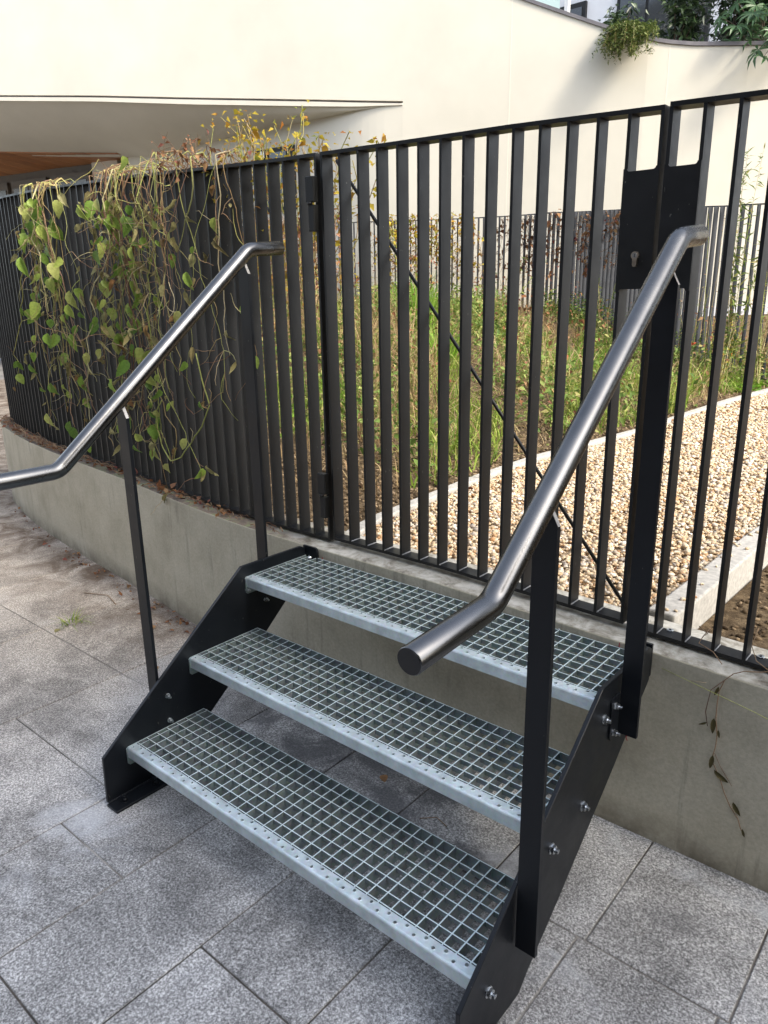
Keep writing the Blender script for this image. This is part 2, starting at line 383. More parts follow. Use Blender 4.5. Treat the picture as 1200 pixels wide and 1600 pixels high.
# ------------------------------------------------------------------ mesh helpers
class MB:
    def __init__(s):
        s.v = []; s.f = []; s.smooth = []
    def add(s, vs, fs, smooth=False):
        o = len(s.v)
        s.v += [tuple(v) for v in vs]
        s.f += [tuple(i + o for i in f) for f in fs]
        s.smooth += [smooth] * len(fs)
    def box(s, x0, x1, y0, y1, z0, z1, ch=0.0, M=None):
        if x0 > x1: x0, x1 = x1, x0
        if y0 > y1: y0, y1 = y1, y0
        if z0 > z1: z0, z1 = z1, z0
        if ch <= 0:
            vs = [(x0, y0, z0), (x1, y0, z0), (x1, y1, z0), (x0, y1, z0), (x0, y0, z1), (x1, y0, z1), (x1, y1, z1), (x0, y1, z1)]
            fs = [(0, 3, 2, 1), (4, 5, 6, 7), (0, 1, 5, 4), (1, 2, 6, 5), (2, 3, 7, 6), (3, 0, 4, 7)]
        else:
            vs = []
            for (cx, sx_) in ((x0, 1), (x1, -1)):
                for (cy, sy_) in ((y0, 1), (y1, -1)):
                    for (cz, sz_) in ((z0, 1), (z1, -1)):
                        vs += [(cx, cy + sy_ * ch, cz + sz_ * ch), (cx + sx_ * ch, cy, cz + sz_ * ch), (cx + sx_ * ch, cy + sy_ * ch, cz)]
            # hull of the chamfered box via index bookkeeping
            def I(a, b_, c_, k): return ((a * 2 + b_) * 2 + c_) * 3 + k
            fs = [(I(0,0,0,0), I(0,0,1,0), I(0,1,1,0), I(0,1,0,0)), (I(1,0,0,0), I(1,1,0,0), I(1,1,1,0), I(1,0,1,0)),
                  (I(0,0,0,1), I(1,0,0,1), I(1,0,1,1), I(0,0,1,1)), (I(0,1,0,1), I(0,1,1,1), I(1,1,1,1), I(1,1,0,1)),
                  (I(0,0,0,2), I(0,1,0,2), I(1,1,0,2), I(1,0,0,2)), (I(0,0,1,2), I(1,0,1,2), I(1,1,1,2), I(0,1,1,2))]
            for a in (0, 1):
                for c_ in (0, 1):
                    fs.append((I(a,0,c_,0), I(a,0,c_,2), I(a,1,c_,2), I(a,1,c_,0)))
                    fs.append((I(0,a,c_,1), I(0,a,c_,2), I(1,a,c_,2), I(1,a,c_,1)))
                    fs.append((I(a,c_,0,0), I(a,c_,0,1), I(a,c_,1,1), I(a,c_,1,0)))
            for a in (0, 1):
                for b_ in (0, 1):
                    for c_ in (0, 1):
                        fs.append((I(a,b_,c_,0), I(a,b_,c_,1), I(a,b_,c_,2)))
        if M is not None:
            vs = [tuple(M @ Vector(v)) for v in vs]
        s.add(vs, fs)
    def extrude(s, poly, axis, a0, a1):
        """poly: 2D points; extruded along axis (0: poly=(y,z), 1: (x,z), 2: (x,y))."""
        n = len(poly)
        def P(u, w, a):
            return (a, u, w) if axis == 0 else ((u, a, w) if axis == 1 else (u, w, a))
        vs = [P(u, w, a0) for u, w in poly] + [P(u, w, a1) for u, w in poly]
        fs = [tuple(range(n))[::-1], tuple(range(n, 2 * n))] + [(i, (i + 1) % n, n + (i + 1) % n, n + i) for i in range(n)]
        s.add(vs, fs)
    def tube(s, pts, r, seg=8, caps=True, smooth=True):
        pts = [Vector(p) for p in pts]
        rs = r if isinstance(r, (list, tuple)) else [r] * len(pts)
        n = len(pts)
        tang = []
        for i in range(n):
            a = pts[max(0, i - 1)]; b_ = pts[min(n - 1, i + 1)]
            t = (b_ - a); t = t.normalized() if t.length > 1e-9 else Vector((0, 0, 1))
            if 0 < i < n - 1:
                t1 = (pts[i] - pts[i - 1]).normalized(); t2 = (pts[i + 1] - pts[i]).normalized()
                t = (t1 + t2).normalized() if (t1 + t2).length > 1e-6 else t1
            tang.append(t)
        up = Vector((0, 0, 1)) if abs(tang[0].z) < 0.9 else Vector((1, 0, 0))
        vs = []
        x = tang[0].cross(up).normalized()
        for i in range(n):
            t = tang[i]
            x = (x - t * x.dot(t))
            x = x.normalized() if x.length > 1e-6 else t.orthogonal().normalized()
            y = t.cross(x)
            k = 1.0
            if 0 < i < n - 1:
                c_ = max(0.5, t.dot((pts[i + 1] - pts[i]).normalized()))
            for j in range(seg):
                a = 2 * math.pi * j / seg
                off = x * math.cos(a) * rs[i] + y * math.sin(a) * rs[i]
                vs.append(pts[i] + off)
        fs = []
        for i in range(n - 1):
            for j in range(seg):
                fs.append((i * seg + j, i * seg + (j + 1) % seg, (i + 1) * seg + (j + 1) % seg, (i + 1) * seg + j))
        s.add(vs, fs, smooth)
        if caps:
            o = len(s.v) - n * seg
            s.f.append(tuple(o + j for j in range(seg))[::-1]); s.smooth.append(False)
            s.f.append(tuple(o + (n - 1) * seg + j for j in range(seg))); s.smooth.append(False)
    def build(s, name, material, parent=None, loc=None, **kw):
        me = bpy.data.meshes.new(name)
        me.from_pydata(s.v, [], s.f)
        me.polygons.foreach_set("use_smooth", s.smooth)
        me.update()
        if isinstance(material, str): material = MAT[material]
        me.materials.append(material)
        return link(name, me, parent, loc, **kw)

def link(name, me, parent=None, loc=None, **kw):
    o = bpy.data.objects.new(name, me)
    COL.objects.link(o)
    if parent is not None: o.parent = parent
    if loc is not None: o.location = loc
    tag(o, **kw)
    return o

def tag(o, label=None, category=None, group=None, kind=None):
    if label: o['label'] = label
    if category: o['category'] = category
    if group: o['group'] = group
    if kind: o['kind'] = kind
    return o

def empty(name, loc=(0, 0, 0), rz=0.0, **kw):
    o = bpy.data.objects.new(name, None)
    COL.objects.link(o)
    o.location = loc
    o.rotation_euler = (0, 0, rz)
    o.empty_display_size = 0.1
    tag(o, **kw)
    return o

def quads_mesh(name, V, F, material, parent=None, smooth=False, **kw):
    """V (n,3) numpy, F (m,k) numpy faces of equal size."""
    me = bpy.data.meshes.new(name)
    k = F.shape[1]
    me.vertices.add(len(V)); me.vertices.foreach_set("co", V.astype(np.float32).ravel())
    me.loops.add(F.size); me.loops.foreach_set("vertex_index", F.astype(np.int32).ravel())
    me.polygons.add(len(F)); me.polygons.foreach_set("loop_start", (np.arange(len(F)) * k).astype(np.int32))
    me.polygons.foreach_set("loop_total", np.full(len(F), k, np.int32))
    if smooth: me.polygons.foreach_set("use_smooth", np.ones(len(F), bool))
    me.update(calc_edges=True)
    me.materials.append(MAT[material])
    return link(name, me, parent, **kw)

# ------------------------------------------------------------------ plan of the place
GZ = -0.150
WALL = [(-10.5, 6.1), (-9, 5.2), (-7, 4.1), (-5.2, 3.0), (-4.40, 2.35), (-4.12, 1.85), (-4.03, 1.40), (-3.92, 1.18), (-3.68, 1.01), (-3.3, 0.91), (-2.9, 0.82), (-2.5, 0.755), (-2.1, 0.70),
        (-1.72, 0.66), (-1.37, 0.62), (-1.0, 0.567), (-0.85, 0.546), (-0.54, 0.507), (-0.2, 0.488), (0.2, 0.487), (0.8, 0.487), (1.5, 0.487), (2.6, 0.487), (5.2, 0.487)]

def smooth_path(path, step=0.02):
    """Chaikin smoothing, then even resampling."""
    P = [Vector(p) for p in path]
    for _ in range(3):
        Q = [P[0]]
        for a, b_ in zip(P[:-1], P[1:]):
            Q += [a * 0.75 + b_ * 0.25, a * 0.25 + b_ * 0.75]
        Q.append(P[-1]); P = Q
    out = [P[0]]; acc = 0.0
    for a, b_ in zip(P[:-1], P[1:]):
        d = (b_ - a).length
        if d < 1e-9: continue
        t = step - acc
        while t <= d:
            out.append(a + (b_ - a) * (t / d)); t += step
        acc = (acc + d) % step
    return out

def offset(path, d):
    out = []
    n = len(path)
    for i in range(n):
        t = (path[min(n - 1, i + 1)] - path[max(0, i - 1)]).normalized()
        out.append(path[i] + Vector((-t.y, t.x)) * d)   # to the left of travel = +y side
    return out

def interp(x, tab):
    xs = [a for a, _ in tab]; ys = [b_ for _, b_ in tab]
    return float(np.interp(x, xs, ys))

def wall_top(x): return interp(x, [(-4, .405), (0.5, .403), (1.43, .3755), (2.6, .34)])
def fence_top(x): return interp(x, [(-4, 1.80), (-2.8, 1.785), (-2.26, 1.763), (-1.84, 1.743), (-1.23, 1.71), (-.64, 1.668), (-.4, 1.653), (-.147, 1.641), (.066, 1.635), (.44, 1.625), (.7, 1.619), (1.26, 1.597), (2.6, 1.55), (5.2, 1.52)])

WP = smooth_path(WALL, 0.05)

def strip(mb, front, back, z0, z1):
    """A wall following two plan lines; z0, z1 are functions of the front point."""
    n = len(front)
    vs = []
    for a, b_ in zip(front, back):
        lo, hi = z0(a), z1(a)
        vs += [(a.x, a.y, lo), (a.x, a.y, hi), (b_.x, b_.y, hi), (b_.x, b_.y, lo)]
    fs = []
    for i in range(n - 1):
        o, p_ = i * 4, (i + 1) * 4
        for k in range(4):
            fs.append((o + k, p_ + k, p_ + (k + 1) % 4, o + (k + 1) % 4))
    fs.append((0, 1, 2, 3)); e = (n - 1) * 4
    fs.append((e + 3, e + 2, e + 1, e))
    mb.add(vs, fs)

# ------------------------------------------------------------------ ground and pavement
g = MB(); g.add([(-90, -90, GZ - .06), (90, -90, GZ - .06), (90, 90, GZ - .06), (-90, 90, GZ - .06)], [(0, 1, 2, 3)])
g.build('ground', 'ground_earth', kind='structure')
pv = MB(); pv.box(-12, 4.5, -4.5, 1.2, GZ - .05, GZ - .0035)
pv.box(-12, -3.95, 1.2, 6, GZ - .05, GZ - .006)
pavement = pv.build('pavement', 'joint_mortar', kind='structure', label='grey speckled granite pavement with thin worn joints')

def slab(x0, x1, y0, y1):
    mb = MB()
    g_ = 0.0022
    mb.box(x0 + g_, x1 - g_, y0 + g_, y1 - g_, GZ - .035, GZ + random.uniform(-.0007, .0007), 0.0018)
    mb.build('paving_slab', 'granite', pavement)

cols = [-0.055, .26, .575, .89, 1.205, 1.505, 1.805, 2.105, 2.405, 2.705]
for i, (a, b_) in enumerate(zip(cols[:-1], cols[1:])):
    if i >= 3: br = [-4.2, -3.65, -3.1, -2.55, -2.0, -1.45, -.93, -.42, .09]
    elif i in (0, 2): br = [-4.2, -3.6, -3.0, -2.36, -1.73, -1.10, -.462, .16]
    else: br = [-4.2, -3.3, -2.67, -2.04, -1.41, -.78, -.12, .16]
    if i == 3 or i == 5: br = [-4.2, -3.5, -2.9, -2.3, -1.7, -1.15, -.55, .09]
    if i < 3: br[-1] = .12
    for c_, d_ in zip(br[:-1], br[1:]): slab(a, b_, c_, d_)
for i, (a, b_) in enumerate([(-0.055, .35), (.35, .64), (.64, .957), (.957, 1.222), (1.222, 1.525), (1.525, 1.83), (1.83, 2.3), (2.3, 2.705)]):
    slab(a, b_, .12 if b_ < .9 else .09, .56)
x = -0.055; k = 0
while x > -11.5:
    w = 0.63 if x > -3 else 1.0
    ys = [(-4.2, -3.2), (-3.2, -2.35), (-2.35, -1.5), (-1.5, -.70), (-.70, .10)] if k % 2 else [(-4.2, -3.6), (-3.6, -2.75), (-2.75, -1.9), (-1.9, -1.1), (-1.1, -.30), (-.30, .10)]
    for c_, d_ in ys: slab(x - w, x, c_, d_)
    slab(x - w, x, .10, 1.15)
    if x < -3.95:
        for j in range(4): slab(x - w, x, 1.15 + j * 1.2, 1.15 + (j + 1) * 1.2)
    x -= w; k += 1

# ------------------------------------------------------------------ retaining wall
wall = empty('retaining_wall', (0, .59, GZ), label='low curved cream concrete wall under the dark railings', category='wall')
wm = MB()
WPs = [p_ for p_ in WP]
strip(wm, WPs, offset(WPs, 0.20), lambda p_: GZ - .12, lambda p_: wall_top(p_.x) - 0.004)
o = wm.build('wall_body', 'wall_concrete', None); o.parent = wall; o.location = (0, -.59, -GZ)
bv = o.modifiers.new('edge', 'BEVEL'); bv.width = 0.004; bv.segments = 2; bv.limit_method = 'ANGLE'
# surveyor's marks in red on the front face
def stroke(pts, nm='survey_mark'):
    mb = MB()
    for a, b_ in zip(pts[:-1], pts[1:]):
        a = Vector(a); b_ = Vector(b_); d = (b_ - a).normalized(); n_ = Vector((-d.y, d.x)) * 0.0011
        mb.add([(a.x + n_.x, .4868, a.y + n_.y), (a.x - n_.x, .4868, a.y - n_.y), (b_.x - n_.x, .4868, b_.y - n_.y), (b_.x + n_.x, .4868, b_.y + n_.y),
                (a.x + n_.x, .4859, a.y + n_.y), (a.x - n_.x, .4859, a.y - n_.y), (b_.x - n_.x, .4859, b_.y - n_.y), (b_.x + n_.x, .4859, b_.y + n_.y)],
               [(4, 5, 6, 7), (0, 4, 7, 3), (1, 2, 6, 5), (0, 1, 5, 4), (3, 7, 6, 2)])
    o_ = mb.build(nm, 'red_marker'); o_.parent = wall; o_.location = (0, -.59, -GZ)
stroke([(1.118, .140), (1.136, .134), (1.124, .121), (1.118, .140), (1.131, .113)])
stroke([(0.222, .182), (0.244, .171), (0.236, .160), (.232, .1645)])
stroke([(0.040, .372), (0.041, .355)])
stroke([(1.090, .378), (1.089, .353)])

# ------------------------------------------------------------------ metal fences
BD = 0.046   # blade depth
BT = 0.008
SP = 0.0722
def blade_mesh():
    mb = MB(); mb.box(-BT / 2, BT / 2, 0, BD, 0, 1.0, 0)
    me = bpy.data.meshes.new('bar'); me.from_pydata(mb.v, [], mb.f); me.update(); me.materials.append(MAT['fence_paint'])
    return me
BLADE = blade_mesh()

def put_blade(parent, x, y, rz, z0, z1):
    o_ = link('bar', BLADE, parent)
    o_.location = (x, y, z0); o_.rotation_euler = (0, 0, rz); o_.scale = (1, 1, z1 - z0)
    return o_

def rail_strip(name, front, back, zf, th, parent):
    mb = MB(); strip(mb, front, back, lambda p_: zf(p_.x), lambda p_: zf(p_.x) + th)
    return mb.build(name, 'fence_paint', parent)

def rb_z(x): return wall_top(x) + 0.004
RTH = 0.010

# left curved panel
FP = [p_ for p_ in offset(WP, 0.065) if p_.x < 0.02]
FP = FP + [Vector((0.018, .552))]
FPf = smooth_path([tuple(p_) for p_ in FP], 0.01)
FPf = [p_ for p_ in FPf]
fence_l = empty('metal_fence', (0, .552, wall_top(0)), label='black blade railing curving away on the wall behind the dry climber', category='fence', group='railing panels on the concrete wall')
def P0(o_, par):   # keep world coordinates when the parent empty is off origin
    if o_.parent is par:
        o_.matrix_parent_inverse = Matrix.Translation(par.location).inverted()
    return o_
fr = FPf; bk = offset(FPf, BD)
P0(rail_strip('bottom_rail', fr, bk, rb_z, RTH, fence_l), fence_l)
P0(rail_strip('top_rail', offset(FPf, -.001), offset(FPf, BD + .001), lambda x: fence_top(x) - RTH, RTH, fence_l), fence_l)
# walk backwards from the hinge end
acc = 0.004; last = FPf[-1]; i = len(FPf) - 1
target = 0.004; dist = 0.0
while i > 0:
    a, b_ = FPf[i], FPf[i - 1]
    seg = (b_ - a).length
    while target <= dist + seg and seg > 0:
        t = (target - dist) / seg
        p_ = a + (b_ - a) * t
        d = (a - b_).normalized()
        P0(put_blade(fence_l, p_.x, p_.y + .0, math.atan2(d.y, d.x), rb_z(p_.x) + RTH, fence_top(p_.x) - RTH), fence_l)
        target += SP
    dist += seg; i -= 1

def weld_beads(parent, xs, y0, zf, side=1):
    mb = MB()
    for x in xs:
        n = 9
        for j in range(n):
            yy = y0 + .004 + (BD - .01) * j / (n - 1)
            r = random.uniform(.0016, .0030)
            mb.tube([(x + side * (BT / 2 + .001), yy - .004, zf(x) + .001), (x + side * (BT / 2 + .0012), yy, zf(x) + .002), (x + side * (BT / 2 + .001), yy + .004, zf(x) + .001)], [r * .5, r, r * .5], 5, False)
    P0(mb.build('weld_beads', 'bare_metal', parent, kind='stuff'), parent)

# gate
GX0, GX1 = 0.037, 1.064
gate = empty('gate', (GX0, .552, wall_top(0) + .01), label='black blade gate with lock plate, hinged at left above the steps', category='gate')
def gz0(x): return wall_top(x) + 0.012
gate_x = [GX0 + (GX1 - GX0) * i_ / 14 for i_ in range(15)]
GF = [Vector((x, .552)) for x in np.linspace(GX0 - BT / 2, GX1 + BT / 2, 12)]
GB = [p_ + Vector((0, BD)) for p_ in GF]
P0(rail_strip('bottom_rail', GF, GB, gz0, RTH, gate), gate)
P0(rail_strip('top_rail', [p_ + Vector((0, -.001)) for p_ in GF], [p_ + Vector((0, .001)) for p_ in GB], lambda x: fence_top(x) - RTH, RTH, gate), gate)
for x in gate_x:
    P0(put_blade(gate, x, .552, 0, gz0(x) + RTH, fence_top(x) - RTH), gate)
weld_beads(gate, gate_x[1:-1], .552, lambda x: gz0(x) + RTH)
mb = MB(); mb.tube([(GX0 + .006, .613, 1.618), (GX1 - .008, .613, gz0(1.05) + .014)], .0052, 8)
P0(mb.build('diagonal_brace', 'fence_paint', gate), gate)

def lock_plate(x0, x1, parent):
    mb = MB()
    z0, z1 = 1.229, 1.480
    r = 0.006
    # plate with small concave corner fillets at the blade junctions
    poly = [(x0, z0)]
    for k in range(5):
        a = math.pi / 2 * k / 4
        poly.append((x0 + BT + r - r * math.cos(a) if False else x0 + BT + r * (1 - math.cos(a)) , z0 - r + r * math.sin(a)))
    poly = [(x0, z0 - r)] + [(x0 + BT + r - r * math.cos(math.pi / 2 * k / 4), z0 - r + r * math.sin(math.pi / 2 * k / 4)) for k in range(5)]
    poly += [(x1 - BT - r + r * math.sin(math.pi / 2 * k / 4), z0 - r + r * math.cos(math.pi / 2 * k / 4)) for k in range(5)] + [(x1, z0 - r)]
    poly += [(x1, z1 + r)] + [(x1 - BT - r + r * math.cos(math.pi / 2 * k / 4), z1 + r - r * math.sin(math.pi / 2 * k / 4)) for k in range(5)]
    poly += [(x0 + BT + r - r * math.sin(math.pi / 2 * k / 4), z1 + r - r * math.cos(math.pi / 2 * k / 4)) for k in range(5)] + [(x0, z1 + r)]
    mb.extrude(poly, 1, .5475, .5505)
    mb.box(x0 + BT + .001, x1 - BT - .001, .5505, .61, z0 + .001, z1 - .001)
    return P0(mb.build('lock_plate', 'fence_paint', parent), parent)
lock_plate(gate_x[-2] - BT / 2, GX1 + BT / 2, gate)
# euro profile cylinder
mb = MB()
cx, cz = 1.030, 1.302
poly = [(cx + .0088 * math.cos(a), cz + .0088 * math.sin(a)) for a in np.linspace(-.95, math.pi + .95, 18)]
poly += [(cx - .0050, cz - .020), (cx - .0035, cz - .0235), (cx, cz - .0245), (cx + .0035, cz - .0235), (cx + .0050, cz - .020)]
mb.extrude(poly, 1, .5405, .5475)
cyl = P0(mb.build('lock_cylinder', 'brass_lock', gate), gate)
mb = MB(); mb.tube([(cx, .5395, cz), (cx, .5405, cz)], .0058, 14); mb.build('plug', 'bare_metal', cyl)
mb = MB(); mb.box(cx - .0007, cx + .0007, .5389, .5395, cz - .0035, cz + .0035); mb.build('keyway', 'dark_plastic', cyl)

def hinge(zc):
    mb = MB()
    mb.box(-.012, .022, .528, .5505, zc + .006, zc + .078, .0015)
    mb.box(-.004, .020, .529, .5505, zc - .078, zc - .002, .0015)
    mb.tube([(.004, .531, zc - .002), (.004, .531, zc + .006)], .008, 12)
    h_ = P0(mb.build('hinge', 'fence_paint', gate), gate)
hinge(1.492); hinge(.572)

# right panel
fence_r = empty('metal_fence', (1.082, .552, wall_top(1.08)), label='black blade railing right of the gate with its strike plate', category='fence', group='railing panels on the concrete wall')
RF = [Vector((x, .552)) for x in np.linspace(1.0785, 5.0, 40)]; RB = [p_ + Vector((0, BD)) for p_ in RF]
P0(rail_strip('bottom_rail', RF, RB, rb_z, RTH, fence_r), fence_r)
P0(rail_strip('top_rail', [p_ + Vector((0, -.001)) for p_ in RF], [p_ + Vector((0, .001)) for p_ in RB], lambda x: fence_top(x) - RTH + .004, RTH, fence_r), fence_r)
rx = [1.082 + SP * .97 * i_ for i_ in range(56)]
for x in rx:
    P0(put_blade(fence_r, x, .552, 0, rb_z(x) + RTH, fence_top(x) - RTH + .004), fence_r)
weld_beads(fence_r, rx[1:8], .552, lambda x: rb_z(x) + RTH)
lock_plate(1.0785, rx[1] + BT / 2, fence_r)
# fixing washers on the foot rail
for i_, (x, y, big) in enumerate([(1.176, .593, 1), (1.389, .595, 1)]):
    mb = MB(); z = rb_z(x) + RTH
    mb.tube([(x, y, z), (x, y, z + .003)], .0085, 16); w_ = P0(mb.build('washer', 'bolt_zinc', fence_r), fence_r)
    mb = MB(); mb.tube([(x, y, z + .003), (x, y, z + .0045)], .003, 8); mb.build('screw', 'dark_plastic', w_)

# ------------------------------------------------------------------ the steel stair
G_, H_ = 0.2319, 0.1873
PY = 0.03362
PX = 1 / 30
stair = empty('steel_staircase', (0.58, .1, GZ), label='three tread steel stair with galvanised grating and brushed handrails', category='staircase')
SPOLY = [(-.341, GZ + .008), (-.337, 0.0), (.187, .413), (.444, .411), (.462, .400), (.462, .318), (.448, .305), (.404, .272), (.279, .167), (.029, -.025), (-.09, -.110), (-.125, GZ + .008)]
def stringer(x0, x1):
    mb = MB(); mb.extrude(SPOLY, 0, x0, x1)
    o_ = P0(mb.build('stringer', 'stair_paint', stair), stair)
    bv_ = o_.modifiers.new('edge', 'BEVEL'); bv_.width = .0012; bv_.segments = 1; bv_.limit_method = 'ANGLE'
    return o_
sl = stringer(-.027, -.017)
sr = stringer(1.170, 1.180)
def foot(x0, x1, par):
    mb = MB(); mb.box(x0, x1, -.345, -.165, GZ, GZ + .008, .001)
    f_ = P0(mb.build('foot_plate', 'stair_paint', stair), stair)
    xc = (x0 + x1) / 2
    for y in (-.305, -.205):
        m_ = MB(); m_.tube([(xc, y, GZ + .008), (xc, y, GZ + .010)], .0125, 16); m_.tube([(xc, y, GZ + .010), (xc, y, GZ + .019)], .0088, 6); m_.tube([(xc, y, GZ + .019), (xc, y, GZ + .026)], .005, 8)
        m_.build('anchor_bolt', 'stair_paint', f_)
for xw, sg in ((-.017, 1), (1.170, -1)):
    mb = MB()
    for k in range(26):
        yy_ = -.335 + k * .0078
        rr_ = random.uniform(.0022, .0034)
        mb.tube([(xw + sg * .0012, yy_ - .005, GZ + .0092), (xw + sg * .0018, yy_, GZ + .0100), (xw + sg * .0012, yy_ + .005, GZ + .0092)], [rr_ * .5, rr_, rr_ * .5], 5, False)
    P0(mb.build('weld_seam', 'stair_paint', stair, kind='stuff'), stair)
foot(-.0165, .036, sl); foot(1.117, 1.1695, sr)
# back flange of each side plate, bolted to the wall
def flange(x0, x1, rounded):
    mb = MB()
    z0, z1 = .325, .409
    w = x1 - x0; r = .012 * (1 if w > 0 else -1)
    poly = [(x0, z0), (x1 - r, z0), (x1 - r * .3, z0 + abs(r) * .3), (x1, z0 + abs(r)), (x1, z1 - abs(r)), (x1 - r * .3, z1 - abs(r) * .3), (x1 - r, z1), (x0, z1)]
    mb.extrude(poly, 1, .4625, .4705)
    f_ = P0(mb.build('wall_flange', 'stair_paint', stair), stair)
    m_ = MB(); m_.tube([((x0 + x1) / 2, .4865, .37), ((x0 + x1) / 2, .450, .37)], .006, 6); m_.build('bolt', 'bolt_zinc', f_)
flange(-.027, .040, 1); flange(1.180, 1.113, 1)

# treads ------------------------------------------------------
TX0, TX1 = -.0155, 1.1685
bm_bear = bpy.data.meshes.new('bearing_bar'); _b = MB(); _b.box(-.0015, .0015, 0, .2345, -.030, 0); bm_bear.from_pydata(_b.v, [], _b.f); bm_bear.materials.append(MAT['galvanised']); bm_bear.update()
bm_cross = bpy.data.meshes.new('cross_bar'); _b = MB(); _b.box(TX0 + .0035, TX1 - .0035, -.0014, .0014, -.012, .0004); bm_cross.from_pydata(_b.v, [], _b.f); bm_cross.materials.append(MAT['galvanised']); bm_cross.update()

def nosing_mesh():
    """Perforated strip: real holes cut as small rings, front lip rounded."""
    mb = MB()
    y0, y1 = -.2645, -.2375          # front, back
    # hole grid, zig-zag
    n = 49; w = (TX1 - TX0 - .002) / n
    xs0 = TX0 + .001
    for i_ in range(n):
        xa, xb = xs0 + i_ * w, xs0 + (i_ + 1) * w
        cx_ = (xa + xb) / 2
        cy_ = -.2435 if i_ % 2 else -.2535
        r = .0040
        sq = []
        m_ = 12
        circ = [(cx_ + r * math.cos(2 * math.pi * k / m_ + math.pi / 12 * 0), cy_ + r * math.sin(2 * math.pi * k / m_)) for k in range(m_)]
        ya, yb = y0 + .006, y1
        outer = []
        for k in range(m_):
            a = 2 * math.pi * k / m_
            dx, dy = math.cos(a), math.sin(a)
            tx = ((xb - cx_) / dx) if dx > 1e-6 else (((xa - cx_) / dx) if dx < -1e-6 else 1e9)
            ty = ((yb - cy_) / dy) if dy > 1e-6 else (((ya - cy_) / dy) if dy < -1e-6 else 1e9)
            t = min(tx, ty)
            outer.append((cx_ + dx * t, cy_ + dy * t))
        zr = 0.0010
        vs = [(p_[0], p_[1], 0) for p_ in outer] + [(cx_ + (p_[0] - cx_) * 1.45, cy_ + (p_[1] - cy_) * 1.45, 0.0002) for p_ in circ] + [(p_[0], p_[1], zr) for p_ in circ] + [(p_[0], p_[1], -.003) for p_ in circ]
        corners = [(xb, yb), (xa, yb), (xa, ya), (xb, ya)]
        o_ = len(vs); vs += [(c_[0], c_[1], 0) for c_ in corners]
        fs = []
        for k in range(m_):
            k2 = (k + 1) % m_
            a1, a2 = 2 * math.pi * k / m_, 2 * math.pi * (k + 1) / m_
            # corner inserted where the two outer points lie on different sides
            P1, P2 = outer[k], outer[k2]
            ins = None
            if not (abs(P1[0] - P2[0]) < 1e-7 or abs(P1[1] - P2[1]) < 1e-7):
                best = min(range(4), key=lambda q_: (corners[q_][0] - (P1[0] + P2[0]) / 2) ** 2 + (corners[q_][1] - (P1[1] + P2[1]) / 2) ** 2)
                ins = o_ + best
            fs.append((k, ins, k2, m_ + k2, m_ + k) if ins is not None else (k, k2, m_ + k2, m_ + k))
            fs.append((m_ + k, m_ + k2, 2 * m_ + k2, 2 * m_ + k))
            fs.append((2 * m_ + k, 2 * m_ + k2, 3 * m_ + k2, 3 * m_ + k))
        mb.add(vs, fs)
    # rounded front lip, extruded along x
    prof = [(y0 + .006, 0.0), (y0 + .0035, -.0006), (y0 + .0015, -.0022), (y0, -.005), (y0 - .0005, -.031), (y0 + .0015, -.032), (y0 + .003, -.031), (y0 + .0025, -.006), (y0 + .006, -.003)]
    vs = [(TX0 + .001, a, b_) for a, b_ in prof] + [(TX1 - .001, a, b_) for a, b_ in prof]
    m_ = len(prof)
    mb.add(vs, [(k, m_ + k, m_ + (k + 1) % m_, (k + 1) % m_) for k in range(m_)], False)
    mb.box(TX0 + .001, TX1 - .001, y1 - .0005, y1 + .0015, -.020, 0.0003)
    return mb

nm_ = nosing_mesh()
for t in range(3):
    ty, tz = t * G_, t * H_
    fr_ = MB()
    # end plates with the curled front, and the back bar
    for xa, xb in ((TX0 - .0005, TX0 + .0025), (TX1 - .0025, TX1 + .0005)):
        fr_.extrude([(-.268, -.004), (-.262, .0008), (.001, .0008), (.001, -.032), (-.060, -.056), (-.205, -.056), (-.262, -.056), (-.268, -.050)], 0, xa, xb)
    fr_.box(TX0 + .0025, TX1 - .0025, -.0012, .0012, -.030, .0008)
    tr = P0(fr_.build('tread', 'galvanised', stair), stair)
    tr.location = Vector((0, ty, tz))
    # children are placed in the tread's own frame
    c_ = nm_.build('nosing', 'galvanised_strip', tr)
    for k in range(36):
        xx = TX0 + .017 + k * PX - .0005
        if xx > TX1 - .004: continue
        o_ = link('bearing_bar', bm_bear, tr); o_.location = (xx, -.2355, 0)
    for k in range(1, 8):
        o_ = link('cross_bar', bm_cross, tr); o_.location = (0, -k * PY + (.0035 if k == 7 else 0), 0)
    # bright weld spots on the back bar
    ws = MB()
    for k in (0, 7, 14, 21, 28, 35):
        xx = TX0 + .0165 + k * PX
        if xx < TX1: ws.tube([(xx - .003, 0, .0004), (xx, 0, .0022), (xx + .003, 0, .0004)], [.0012, .0026, .0012], 6)
    ws.build('weld_spots', 'bolt_zinc', tr, kind='stuff')

def bolt(x, y, z, side, r=.0085, parent=None, nm='bolt'):
    """Hexagon head with washer, standing off a face that looks along +-x."""
    mb = MB(); s = side
    mb.tube([(x, y, z), (x + s * .002, y, z)], r * 1.25, 16, smooth=False)
    mb.tube([(x + s * .002, y, z), (x + s * .009, y, z)], r, 6, smooth=False)
    mb.tube([(x + s * .009, y, z), (x + s * .0165, y, z)], r * .52, 10, smooth=False)
    return P0(mb.build(nm, 'bolt_zinc', parent or stair), parent or stair)
for y, z in [(-.244, -.028), (-.016, .142), (.122, .160), (.203, .333)]:
    bolt(1.180, y, z, 1, .0095)
for y, z in [(-.244, -.028), (-.118, .098), (-.120, .018), (.275, .275), (.12, .160), (.203, .333)]:
    bolt(-.017, y, z, 1, .0062)
    bolt(-.027, y, z, -1, .0062)

